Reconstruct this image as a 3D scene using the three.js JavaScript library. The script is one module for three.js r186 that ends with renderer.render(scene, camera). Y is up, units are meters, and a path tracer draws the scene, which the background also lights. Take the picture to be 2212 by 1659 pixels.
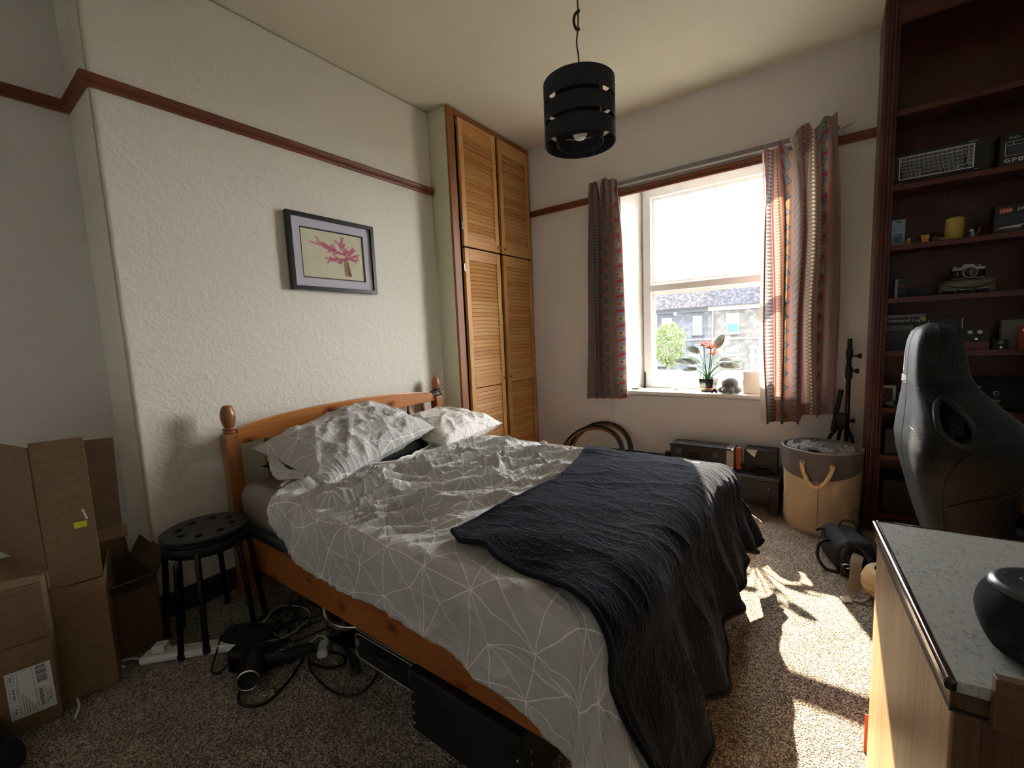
import * as THREE from 'three';
import { RoundedBoxGeometry } from 'three/addons/geometries/RoundedBoxGeometry.js';
import { mergeGeometries, mergeVertices } from 'three/addons/utils/BufferGeometryUtils.js';
import { Brush, Evaluator, SUBTRACTION } from 'three-bvh-csg';
import { RectAreaLightUniformsLib } from 'three/addons/lights/RectAreaLightUniformsLib.js';

// ------------------------------------------------------------ camera, sky, sun, exposure
const W = 2212, H = 1659, scene = new THREE.Scene();
const camera = new THREE.PerspectiveCamera(2 * Math.atan(829.5 / 938.3) * 180 / Math.PI, W / H, 0.05, 300);
camera.position.set(2.491, 1.25, 3.551);
camera.rotation.set(-0.1088, 0.6306, -0.0437, 'YXZ');
const renderer = new THREE.WebGLRenderer({ antialias: true });
renderer.toneMapping = THREE.LinearToneMapping;
renderer.toneMappingExposure = 2.05;
renderer.shadowMap.enabled = true;
RectAreaLightUniformsLib.init();
function skyTexture(w, h) {             // hazy bright summer sky, a little bluer overhead
  const d = new Float32Array(w * h * 4);
  for (let y = 0; y < h; y++) for (let x = 0; x < w; x++) {
    const e = Math.max(0, (y + 0.5) / h * 2 - 1), k = Math.pow(e, 0.6), i = (y * w + x) * 4;
    d[i] = 1.0 - 0.10 * k; d[i + 1] = 1.0 - 0.05 * k; d[i + 2] = 1.0 + 0.02 * k; d[i + 3] = 1;
  }
  const t = new THREE.DataTexture(d, w, h, THREE.RGBAFormat, THREE.FloatType);
  t.mapping = THREE.EquirectangularReflectionMapping; t.magFilter = THREE.LinearFilter; t.needsUpdate = true;
  return t;
}
scene.background = skyTexture(64, 32);
scene.environment = scene.background;
scene.backgroundIntensity = scene.environmentIntensity = 14;
const sun = new THREE.DirectionalLight(0xfff0d8, 22);
sun.position.set(1.7 - 0.54 * 6, 1.5 + 6, -1.32 * 6);
sun.target.position.set(1.7, 1.5, 0);
sun.castShadow = true; sun.shadow.radius = 1;
Object.assign(sun.shadow.camera, { left: -4, right: 4, top: 4, bottom: -4, near: 0.5, far: 30 });
sun.shadow.mapSize.set(4096, 4096);
scene.add(sun, sun.target);

// ------------------------------------------------------------ helpers
let seed = 7;
const rnd = () => { seed = (seed * 1664525 + 1013904223) >>> 0; return seed / 4294967296; };
const rr = (a, b) => a + (b - a) * rnd();
const V = (x, y, z) => new THREE.Vector3(x, y, z);
const clamp = (x, a = 0, b = 1) => Math.min(b, Math.max(a, x));
const sm = (a, b, x) => { const t = clamp((x - a) / (b - a)); return t * t * (3 - 2 * t); };
const lerp = (a, b, t) => a + (b - a) * t;
function lut(pts, x) {                 // piecewise linear, pts = [[x, y], ...]
  if (x <= pts[0][0]) return pts[0][1];
  for (let i = 1; i < pts.length; i++) if (x <= pts[i][0]) return lerp(pts[i - 1][1], pts[i][1], (x - pts[i - 1][0]) / (pts[i][0] - pts[i - 1][0]));
  return pts[pts.length - 1][1];
}
const hash = (x, y, s = 0) => { let h = (x * 374761393 + y * 668265263 + s * 974634777) | 0; h = Math.imul(h ^ (h >>> 13), 1274126177); return ((h ^ (h >>> 16)) >>> 0) / 4294967296; };
function vn(x, y, s = 0, per = 0) {    // value noise 0..1, optionally periodic
  const ix = Math.floor(x), iy = Math.floor(y), fx = x - ix, fy = y - iy, u = fx * fx * (3 - 2 * fx), v = fy * fy * (3 - 2 * fy);
  const w = (a, p) => p ? ((a % p) + p) % p : a, px = Array.isArray(per) ? per[0] : per, py = Array.isArray(per) ? per[1] : per;
  const h = (a, b) => hash(w(a, px), w(b, py), s);
  return lerp(lerp(h(ix, iy), h(ix + 1, iy), u), lerp(h(ix, iy + 1), h(ix + 1, iy + 1), u), v);
}
const sn = (x, y, s) => vn(x, y, s) * 2 - 1;

function greyTex(n, f, srgb = false, m = n) {   // f(u, v) -> 0..1 or [r, g, b]
  const d = new Uint8Array(n * m * 4);
  for (let y = 0; y < m; y++) for (let x = 0; x < n; x++) {
    let c = f(x / n, y / m); if (typeof c === 'number') c = [c, c, c];
    const i = (y * n + x) * 4; for (let k = 0; k < 3; k++) d[i + k] = clamp(c[k]) * 255; d[i + 3] = 255;
  }
  const t = new THREE.DataTexture(d, n, m, THREE.RGBAFormat);
  t.wrapS = t.wrapT = THREE.RepeatWrapping; t.magFilter = THREE.LinearFilter; t.minFilter = THREE.LinearMipmapLinearFilter; t.generateMipmaps = true;
  if (srgb) t.colorSpace = THREE.SRGBColorSpace;
  t.needsUpdate = true; return t;
}
function drawTex(w, h, draw) {
  const c = document.createElement('canvas'); c.width = w; c.height = h; draw(c.getContext('2d'), w, h);
  const t = new THREE.CanvasTexture(c); t.colorSpace = THREE.SRGBColorSpace; t.wrapS = t.wrapT = THREE.RepeatWrapping; return t;
}
const rep = (t, x, y = x) => { const c = t.clone(); c.repeat.set(x, y); c.needsUpdate = true; return c; };
const mat = (color, roughness = 0.6, o = {}) => new THREE.MeshPhysicalMaterial({ color, roughness, ...o });

// uv in metres from position and normal
function boxUV(g, grain = 'y') {
  const p = g.attributes.position, n = g.attributes.normal, uv = new Float32Array(p.count * 2);
  for (let i = 0; i < p.count; i++) {
    const q = { x: p.getX(i), y: p.getY(i), z: p.getZ(i) }, a = [Math.abs(n.getX(i)), Math.abs(n.getY(i)), Math.abs(n.getZ(i))];
    const ax = a[0] >= a[1] && a[0] >= a[2] ? 'x' : a[1] >= a[2] ? 'y' : 'z', rest = ['x', 'y', 'z'].filter((k) => k !== ax);
    let v = rest.includes(grain) ? grain : rest[1], u = rest.find((k) => k !== v);
    uv[2 * i] = q[u]; uv[2 * i + 1] = q[v];
  }
  g.setAttribute('uv', new THREE.BufferAttribute(uv, 2)); return g;
}
function bx(w, h, d, r = 0.003, grain = 'y', seg = 2) {
  const m = Math.min(w, h, d) / 2.01, g = r > 0 ? new RoundedBoxGeometry(w, h, d, seg, Math.min(r, m)) : new THREE.BoxGeometry(w, h, d);
  return boxUV(g.index ? g.toNonIndexed() : g, grain);
}
const mv = (g, x = 0, y = 0, z = 0) => g.translate(x, y, z);
const cyl = (r1, r2, h, n = 24, open = false) => new THREE.CylinderGeometry(r1, r2, h, n, 1, open);
const lathe = (pts, n = 32) => new THREE.LatheGeometry(pts.map(([x, y]) => new THREE.Vector2(x, y)), n);
const smoothPts = (pts, n = 40) => new THREE.SplineCurve(pts.map(([x, y]) => new THREE.Vector2(x, y))).getPoints(n).map((p) => [Math.max(0, p.x), p.y]);
const tube = (pts, r, n = 40, k = 8, closed = false) => new THREE.TubeGeometry(new THREE.CatmullRomCurve3(pts.map((p) => p.isVector3 ? p : V(...p)), closed, 'centripetal'), n, r, k, closed);
function capTube(pts, r, n = 40, k = 8) {
  const a = pts[0], b = pts[pts.length - 1], s = (p) => new THREE.SphereGeometry(r, k, 6).translate(...(p.isVector3 ? p.toArray() : p));
  return mergeGeometries([tube(pts, r, n, k), s(a), s(b)]);
}
const rod = (a, b, r, k = 10) => { const A = V(...a), B = V(...b), d = B.clone().sub(A), g = new THREE.CylinderGeometry(r, r, d.length(), k); g.applyQuaternion(new THREE.Quaternion().setFromUnitVectors(V(0, 1, 0), d.clone().normalize())); const m = A.add(B).multiplyScalar(0.5); return g.translate(m.x, m.y, m.z); };
function plate(pts, depth, bev = 0, holes = [], seg = 12) {  // xy outline extruded along +z
  const s = new THREE.Shape(pts.map(([x, y]) => new THREE.Vector2(x, y)));
  for (const h of holes) s.holes.push(new THREE.Path(h.map(([x, y]) => new THREE.Vector2(x, y))));
  const g = new THREE.ExtrudeGeometry(s, { depth, bevelEnabled: bev > 0, bevelSize: bev, bevelThickness: bev, bevelSegments: 2, curveSegments: seg });
  return g;
}
function sweep(profile, path, closed = false) {  // profile [[out, up]...] closed ring, mitred along a horizontal path [[x, z]...]; out = left of travel turned
  const n = path.length, pos = [], idx = [], k = profile.length, uv = [];
  let run = 0;
  for (let i = 0; i < n; i++) {
    const p = path[i], a = i > 0 ? path[i - 1] : null, b = i < n - 1 ? path[i + 1] : null;
    const nrm = (q, r) => { const dx = r[0] - q[0], dz = r[1] - q[1], l = Math.hypot(dx, dz); return [-dz / l, dx / l]; };
    let n1 = a ? nrm(a, p) : nrm(p, b), n2 = b ? nrm(p, b) : n1, mx = n1[0] + n2[0], mz = n1[1] + n2[1], l = mx * mx + mz * mz; mx *= 2 / l; mz *= 2 / l;
    if (a) run += Math.hypot(p[0] - a[0], p[1] - a[1]);
    profile.forEach(([o, u], j) => { pos.push(p[0] + mx * o, u, p[1] + mz * o); uv.push(j * 0.02, run); });
    if (i) for (let j = 0; j < k; j++) { const A = (i - 1) * k + j, B = (i - 1) * k + (j + 1) % k, C = i * k + j, D = i * k + (j + 1) % k; idx.push(A, B, C, B, D, C); }
  }
  for (let j = 1; j < k - 1; j++) { idx.push(0, j + 1, j); const o = (n - 1) * k; idx.push(o, o + j, o + j + 1); }
  let g = new THREE.BufferGeometry(); g.setAttribute('position', new THREE.Float32BufferAttribute(pos, 3)); g.setAttribute('uv', new THREE.Float32BufferAttribute(uv, 2)); g.setIndex(idx);
  g = g.toNonIndexed(); g.computeVertexNormals(); return g;
}
// closed shell from a surface function f(u, v) -> Vector3 with a second face thick behind it; uvf gives metres
function shell(f, nu, nv, thick, uvf, thickFn) {
  const P = [], N = [], n = (nu + 1) * (nv + 1);
  for (let j = 0; j <= nv; j++) for (let i = 0; i <= nu; i++) P.push(f(i / nu, j / nv));
  const at = (i, j) => P[clamp(j, 0, nv) * (nu + 1) + clamp(i, 0, nu)], a = V(), b = V();
  for (let j = 0; j <= nv; j++) for (let i = 0; i <= nu; i++) { a.copy(at(i + 1, j)).sub(at(i - 1, j)); b.copy(at(i, j + 1)).sub(at(i, j - 1)); N.push(b.clone().cross(a).normalize()); }
  const pos = [], uv = [], idx = [];
  for (const s of [0, 1]) for (let q = 0; q < n; q++) {
    const i = q % (nu + 1), j = Math.floor(q / (nu + 1)), t = s * (thickFn ? thickFn(i / nu, j / nv) : thick), p = P[q];
    pos.push(p.x - N[q].x * t, p.y - N[q].y * t, p.z - N[q].z * t); uv.push(...(uvf ? uvf(i / nu, j / nv) : [i / nu, j / nv]));
  }
  const q = (i, j, s) => s * n + j * (nu + 1) + i;
  for (let j = 0; j < nv; j++) for (let i = 0; i < nu; i++) {
    idx.push(q(i, j, 0), q(i, j + 1, 0), q(i + 1, j, 0), q(i + 1, j, 0), q(i, j + 1, 0), q(i + 1, j + 1, 0));
    if (thick) idx.push(q(i, j, 1), q(i + 1, j, 1), q(i, j + 1, 1), q(i + 1, j, 1), q(i + 1, j + 1, 1), q(i, j + 1, 1));
  }
  if (thick) {
    for (let i = 0; i < nu; i++) { idx.push(q(i, 0, 0), q(i + 1, 0, 0), q(i, 0, 1), q(i + 1, 0, 0), q(i + 1, 0, 1), q(i, 0, 1)); idx.push(q(i, nv, 0), q(i, nv, 1), q(i + 1, nv, 0), q(i + 1, nv, 0), q(i, nv, 1), q(i + 1, nv, 1)); }
    for (let j = 0; j < nv; j++) { idx.push(q(0, j, 0), q(0, j, 1), q(0, j + 1, 0), q(0, j + 1, 0), q(0, j, 1), q(0, j + 1, 1)); idx.push(q(nu, j, 0), q(nu, j + 1, 0), q(nu, j, 1), q(nu, j + 1, 0), q(nu, j + 1, 1), q(nu, j, 1)); }
  }
  const g = new THREE.BufferGeometry(); g.setAttribute('position', new THREE.Float32BufferAttribute(pos, 3)); g.setAttribute('uv', new THREE.Float32BufferAttribute(uv, 2)); g.setIndex(idx); g.computeVertexNormals();
  return g;
}
// names
const used = new Map();
const numbered = (n) => { const k = used.get(n) ?? 0; used.set(n, k + 1); return k ? `${n}_${String(k).padStart(3, '0')}` : n; };
const lit = (m) => { m.castShadow = m.receiveShadow = true; return m; };
function tag(o, label, category, group) { Object.assign(o.userData, { label, category }); if (group) o.userData.group = group; return o; }
function thing(name, label, category, pos = [0, 0, 0], turn = 0, group) {
  const o = new THREE.Group(); o.name = numbered(name); o.position.set(...pos); o.rotation.y = turn; scene.add(o); return tag(o, label, category, group);
}
function part(name, g, m, parent, label) { const o = lit(new THREE.Mesh(g, m)); o.name = name; const k = parent.children.filter((c) => c.userData.base === name).length; if (k) o.name = `${name}_${String(k).padStart(3, '0')}`; o.userData.base = name; if (label) o.userData.label = label; parent.add(o); return o; }
function solo(name, g, m, label, category, pos = [0, 0, 0], turn = 0, group) { const o = lit(new THREE.Mesh(g, m)); o.name = numbered(name); o.position.set(...pos); o.rotation.y = turn; scene.add(o); return tag(o, label, category, group); }
function struct(name, g, m) { const o = lit(new THREE.Mesh(g, m)); o.name = name; o.userData.kind = 'structure'; scene.add(o); return o; }
function copyOf(o, name, label, pos, turn = 0, group) { const c = o.clone(); c.name = numbered(name); c.position.set(...pos); c.rotation.y = turn; scene.add(c); c.userData = { ...o.userData, label }; if (group) c.userData.group = group; return c; }

// ------------------------------------------------------------ textures and materials
const grainT = greyTex(512, (u, v) => {
  const w = vn(u * 6, v * 2, 3, [6, 2]) * 1.5, a = vn(u * 48 + w * 3, v * 3, 1, [48, 3]), b = vn(u * 160, v * 6, 2, [160, 6]), c = vn(u * 8 + w, v * 2, 5, [8, 2]);
  return 0.72 + 0.16 * c + 0.13 * a - 0.14 * Math.pow(b, 3);
}, true);
const woodM = (color, rough = 0.45, sx = 3, sy = 1, o = {}) => mat(color, rough, { map: rep(grainT, sx, sy), bumpMap: rep(grainT, sx, sy), bumpScale: 0.0004, ...o });
const knotT = drawTex(1024, 512, (c, w, h) => {
  c.fillStyle = '#fff'; c.fillRect(0, 0, w, h);
  for (let i = 0; i < 420; i++) { const y = rnd() * h; c.strokeStyle = `rgba(${rr(150, 200) | 0},${rr(120, 150) | 0},90,${rr(0.05, 0.28)})`; c.lineWidth = rr(0.6, 3); c.beginPath(); const x0 = rnd() * w, l = rr(200, 900); c.moveTo(x0, y); c.bezierCurveTo(x0 + l / 3, y + rr(-8, 8), x0 + l * 0.6, y + rr(-8, 8), x0 + l, y + rr(-6, 6)); c.stroke(); }
  for (const [x, y, s] of [[60, 130, 1], [200, 330, 0.8], [330, 100, 1.1], [470, 400, 0.9], [610, 180, 1], [740, 350, 1.2], [880, 90, 0.8], [960, 420, 1]]) {
    for (let k = 5; k >= 0; k--) { c.fillStyle = k ? `rgba(120,66,26,${0.12 + 0.05 * (5 - k)})` : 'rgba(40,16,6,0.95)'; c.beginPath(); c.ellipse(x, y, (4 + k * 5.5) * s, (6 + k * 4) * s, 0.3, 0, 7); c.fill(); }
  }
});
const pine = mat('#ba7636', 0.3, { map: rep(knotT, 0.6, 1.9), clearcoat: 0.35, clearcoatRoughness: 0.25 });
const pinePost = woodM('#ab6a33', 0.32, 6, 1.4, { clearcoat: 0.35, clearcoatRoughness: 0.25 });
const louvrePine = woodM('#d99a50', 0.5, 2.5, 0.8);
const railWood = woodM('#854624', 0.4, 8, 1);
const skirtWood = woodM('#4a2a18', 0.5, 8, 1);
const mahogany = woodM('#5e2a22', 0.35, 5, 0.8);
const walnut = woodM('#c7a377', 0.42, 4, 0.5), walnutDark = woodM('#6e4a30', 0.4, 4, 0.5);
const plasterB = greyTex(512, (u, v) => {
  const a = vn(u * 40, v * 40, 11, 40), b = vn(u * 90, v * 90, 12, 90), c = vn(u * 14, v * 14, 13, 14);
  return 0.35 * Math.pow(a, 2) + 0.35 * Math.pow(b, 1.5) + 0.3 * c;
});
const plaster = mat('#e6e1d2', 0.9, { bumpMap: rep(plasterB, 1.1), bumpScale: 0.0032 });
const plasterFlat = mat('#e3e1dc', 0.92, { bumpMap: rep(plasterB, 0.8), bumpScale: 0.0016 });
const ceilingM = mat('#ddd5c0', 0.95, { bumpMap: rep(plasterB, 0.5), bumpScale: 0.002 });
const white = mat('#ecebe6', 0.35), sillWhite = mat('#ebe8de', 0.3), creamPaint = mat('#dcdabc', 0.55, { bumpMap: rep(plasterB, 0.6), bumpScale: 0.0006 });
const tuft = (u, v) => 0.42 * vn(u * 190, v * 190, 21, 190) + 0.58 * vn(u * 430, v * 430, 22, 430);
const carpetT = greyTex(1024, (u, v) => {
  const t = tuft(u, v), k = 0.42 + 0.85 * sm(0.25, 0.75, t), s = vn(u * 260, v * 260, 24, 260), e = vn(u * 7, v * 7, 25, 7) * 0.06;
  return [0.585 * k + 0.03 * s + e, 0.535 * k + 0.02 * s + e, 0.47 * k + e];
}, true);
const carpetB = greyTex(1024, tuft);
const carpet = mat('#ffffff', 1, { map: rep(carpetT, 1.3), bumpMap: rep(carpetB, 1.3), bumpScale: 0.008 });
const blackM = mat('#0c0c0d', 0.55), blackGloss = mat('#08080a', 0.22, { clearcoat: 0.3 }), blackCloth = mat('#0d0d10', 0.95), blackMetal = mat('#0c0d0f', 0.35, { metalness: 0.3 });
const chrome = mat('#d8d8da', 0.18, { metalness: 1 }), steel = mat('#9a9a98', 0.35, { metalness: 1 }), brass = mat('#a8925a', 0.3, { metalness: 1 });
const whitePlastic = mat('#dcdad2', 0.4);
const glass = mat('#ffffff', 0, { transmission: 1, thickness: 0, ior: 1.45 });

// ------------------------------------------------------------ the room shell
function orient(g) {                    // make a closed solid face outwards
  const p = g.attributes.position, ix = g.index, n = (ix ?? p).count, a = V(), b = V(), c = V(); let vol = 0;
  const id = (i) => ix ? ix.getX(i) : i;
  for (let i = 0; i < n; i += 3) { a.fromBufferAttribute(p, id(i)); b.fromBufferAttribute(p, id(i + 1)); c.fromBufferAttribute(p, id(i + 2)); vol += a.dot(b.cross(c)); }
  if (vol < 0) {
    if (ix) for (let i = 0; i < n; i += 3) { const t = ix.getX(i); ix.setX(i, ix.getX(i + 1)); ix.setX(i + 1, t); }
    else for (const k of Object.keys(g.attributes)) { const at = g.attributes[k], s = at.itemSize; for (let i = 0; i < n; i += 3) for (let q = 0; q < s; q++) { const t = at.array[i * s + q]; at.array[i * s + q] = at.array[(i + 1) * s + q]; at.array[(i + 1) * s + q] = t; } }
    g.computeVertexNormals();
  }
  return g;
}
const CEIL = 2.954;
function holedWall(o, f, b, zf, zb) {   // o, f, b = [x0, y0, x1, y1]: outline, hole at the front (zf), hole at the back (zb)
  const ring = ([x0, y0, x1, y1], z) => [[x0, y0, z], [x1, y0, z], [x1, y1, z], [x0, y1, z]], R = [ring(o, zf), ring(f, zf), ring(b, zb), ring(o, zb)], pos = [];
  for (let k = 0; k < 4; k++) { const A = R[k], B = R[(k + 1) % 4]; for (let i = 0; i < 4; i++) { const j = (i + 1) % 4; pos.push(...A[i], ...A[j], ...B[j], ...A[i], ...B[j], ...B[i]); } }
  const g = new THREE.BufferGeometry(); g.setAttribute('position', new THREE.Float32BufferAttribute(pos, 3)); g.computeVertexNormals(); return boxUV(orient(g));
}
const X0 = -0.35, XR = 3.45, ZF = 4.3;
struct('floor', boxUV(new THREE.BoxGeometry(4.6, 0.1, 5.2).translate(1.55, -0.05, 2.1)), carpet);
struct('ceiling', boxUV(new THREE.BoxGeometry(4.6, 0.14, 5.2).translate(1.55, CEIL + 0.07, 2.1)), ceilingM);
struct('wall_left', mv(bx(0.55, CEIL, 3.02, 0.02), -0.275, CEIL / 2, 1.49), plaster);
struct('wall_alcove', mv(bx(0.2, CEIL, 1.5, 0), X0 - 0.1, CEIL / 2, 3.7), plasterFlat);
struct('wall_back', holedWall([-0.6, -0.02, XR + 0.15, CEIL], [1.08, 0.71, 2.34, 2.362], [1.245, 0.71, 2.17, 2.45], 0, -0.35), plasterFlat);
struct('wall_right', mv(bx(0.2, CEIL, 4.7, 0), XR + 0.1, CEIL / 2, 2.1), plasterFlat);
struct('wall_front', mv(bx(4.4, CEIL, 0.2, 0), 1.5, CEIL / 2, ZF + 0.1), plasterFlat);
const railProf = [[-0.004, -0.026], [0.014, -0.026], [0.02, -0.016], [0.016, -0.006], [0.024, 0.004], [0.03, 0.016], [0.026, 0.024], [-0.004, 0.027]].map(([o, u]) => [o, u + 2.372]);
struct('trim_1', orient(sweep(railProf, [[X0, ZF], [X0, 3.0], [0, 3.0], [0, 1.066]])), railWood);
struct('trim_2', orient(sweep(railProf, [[0.19, 0], [2.69, 0]])), railWood);
const skirt = [[-0.004, 0.002], [0.018, 0.002], [0.018, 0.085], [0.012, 0.1], [0.006, 0.112], [-0.004, 0.112]];
struct('baseboard_left', orient(sweep(skirt, [[X0, ZF], [X0, 3.0], [0, 3.0], [0, 1.066]])), skirtWood);
struct('baseboard_back', orient(sweep(skirt, [[0.19, 0], [2.69, 0]])), skirtWood);
struct('baseboard_right', orient(sweep(skirt, [[XR, 0.36], [XR, ZF]])), skirtWood);
struct('window_sill', mv(bx(1.2, 0.03, 0.3, 0.008), 1.71, 0.74, -0.105), sillWhite);
function windowUnit(name, x0, y0, x1, y1, z, transomY) {
  const g = new THREE.Group(); g.name = name; g.userData.kind = 'structure'; scene.add(g);
  const P = (n, geo, m = white) => part(n, geo, m, g), w = 0.058, d = 0.07, cx = (x0 + x1) / 2, cy = (y0 + y1) / 2;
  const mitre = (len, wid) => { const s = plate([[-len / 2, 0], [len / 2, 0], [len / 2 - wid, wid], [-len / 2 + wid, wid]], d - 0.008, 0.004); s.translate(0, 0.0, -d / 2 + 0.004); return s; };
  P('frame_rail', mitre(x1 - x0, w).translate(cx, y0, z)); P('frame_rail', mitre(x1 - x0, w).rotateZ(Math.PI).translate(cx, y1, z));
  P('frame_stile', mitre(y1 - y0, w).rotateZ(-Math.PI / 2).translate(x0, cy, z)); P('frame_stile', mitre(y1 - y0, w).rotateZ(Math.PI / 2).translate(x1, cy, z));
  const panes = transomY ? [[y0 + w, transomY - 0.028], [transomY + 0.028, y1 - w]] : [[y0 + w, y1 - w]];
  if (transomY) P('transom', mv(bx(x1 - x0 - 2 * w, 0.056, d, 0.004), cx, transomY, z));
  for (const [a, b] of panes) {
    const l = x0 + w, r = x1 - w, k = 0.026;
    const bead = (len) => { const q = plate([[-len / 2, 0], [len / 2, 0], [len / 2 - k, k], [-len / 2 + k, k]], 0.014, 0.003); const p = q.attributes.position; for (let i = 0; i < p.count; i++) if (p.getZ(i) > 0.01) p.setZ(i, 0.016 - 0.45 * Math.max(0, p.getY(i))); q.computeVertexNormals(); return q.translate(0, 0, -0.002); };
    P('glazing_bead', bead(r - l).translate(cx, a, z)); P('glazing_bead', bead(r - l).rotateZ(Math.PI).translate(cx, b, z));
    P('glazing_bead', bead(b - a).rotateZ(-Math.PI / 2).translate(l, (a + b) / 2, z)); P('glazing_bead', bead(b - a).rotateZ(Math.PI / 2).translate(r, (a + b) / 2, z));
    P('pane', mv(new THREE.PlaneGeometry(r - l + 0.01, b - a + 0.01), cx, (a + b) / 2, z - 0.012), glass);
  }
  return g;
}
windowUnit('window_1', 1.196, 0.757, 2.212, 2.408, -0.235, 1.602);

// ------------------------------------------------------------ built-in louvred wardrobe in the alcove
{
  const t = thing('wardrobe', 'tall built-in pine wardrobe with louvred doors and a cream side panel', 'wardrobe', [0, 0, 0]);
  const xf = 0.186;
  part('side_panel', mv(bx(0.19, CEIL - 0.01, 0.02, 0.001), 0.086, CEIL / 2, 1.056), creamPaint, t, 'cream painted side panel');
  const fr = woodM('#a86a38', 0.5, 5, 1);
  part('frame_stile', mv(bx(0.024, CEIL - 0.012, 0.07, 0.003), xf, CEIL / 2 - 0.002, 1.033), fr, t);
  part('frame_stile', mv(bx(0.024, CEIL - 0.012, 0.028, 0.003), xf, CEIL / 2 - 0.002, 0.018), fr, t);
  part('frame_rail', mv(bx(0.024, 0.05, 0.962, 0.003, 'z'), xf, CEIL - 0.033, 0.515), fr, t);
  part('frame_rail', mv(bx(0.024, 0.1, 0.962, 0.003, 'z'), xf, 0.055, 0.515), fr, t);
  part('back_panel', mv(bx(0.01, CEIL - 0.02, 1.03, 0), 0.03, CEIL / 2, 0.53), mat('#3a2415', 0.8), t);
  const tones = ['#f0b36a', '#e8a85e', '#f6bd74', '#e2a058'].map((c) => woodM(c, 0.5, 2.5, 0.8)), dz = 0.448, sw = 0.05;
  const slatG = bx(0.038, 0.007, dz - 2 * sw + 0.006, 0.002, 'z'); slatG.rotateZ(-1.18);
  const knobG = lathe(smoothPts([[0, 0], [0.005, 0.001], [0.005, 0.008], [0.011, 0.012], [0.013, 0.018], [0.009, 0.025], [0, 0.026]], 16), 20).rotateZ(-Math.PI / 2), roseG = lathe([[0, 0], [0.009, 0], [0.009, 0.002], [0, 0.002]], 16).rotateZ(-Math.PI / 2);
  const x = xf + 0.016;
  function door(zc, y0, y1, railsY, knobY, knobZ, tone) {
    const d = new THREE.Group(); d.name = 'door'; const k = t.children.filter((c) => c.userData.base === 'door').length; if (k) d.name = `door_00${k}`; d.userData.base = 'door'; t.add(d);
    for (const s of [-1, 1]) part('stile', mv(bx(0.026, y1 - y0, sw, 0.004), x, (y0 + y1) / 2, zc + s * (dz / 2 - sw / 2)), tones[tone], d);
    const all = [y0, ...railsY.flat(), y1];
    for (let i = 0; i < all.length; i += 2) part('rail', mv(bx(0.024, all[i + 1] - all[i], dz - 2 * sw, 0.003, 'z'), x, (all[i] + all[i + 1]) / 2, zc), tones[(tone + 1) % 4], d);
    for (let i = 1; i < all.length - 1; i += 2) for (let y = all[i] + 0.016; y < all[i + 1] - 0.004; y += 0.0312) part('slat', slatG, tones[(rnd() * 4) | 0], d).position.set(x - 0.001, y, zc);
    const kn = part('knob', knobG, brass, d, 'round brass knob'); kn.position.set(x + 0.013, knobY, knobZ);
    for (const hy of [y0 + 0.15, y1 - 0.15]) part('hinge', mv(bx(0.01, 0.06, 0.012, 0.002), x + 0.005, hy, zc + (zc > 0.5 ? 1 : -1) * (dz / 2 + 0.004)), steel, d);
  }
  for (const [zc, kz, tone] of [[0.748, 0.55, 0], [0.262, 0.46, 3]]) {
    door(zc, 1.958, 2.892, [[2.05, 2.79]], 1.995, kz, tone);
    door(zc, 0.118, 1.945, [[0.215, 0.85], [0.955, 1.855]], 0.9, kz, tone);
  }
}
solo('cable', tube([[0.004, 2.94, 1.075], [0.006, 2.6, 1.08], [0.005, 2.35, 1.075], [0.008, 2.31, 1.082], [0.006, 2.25, 1.076], [0.004, 1.9, 1.074]], 0.0022, 40, 6), mat('#c8bd84', 0.5), 'thin yellowed cable running down the corner beside the wardrobe panel', 'cable');

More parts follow.
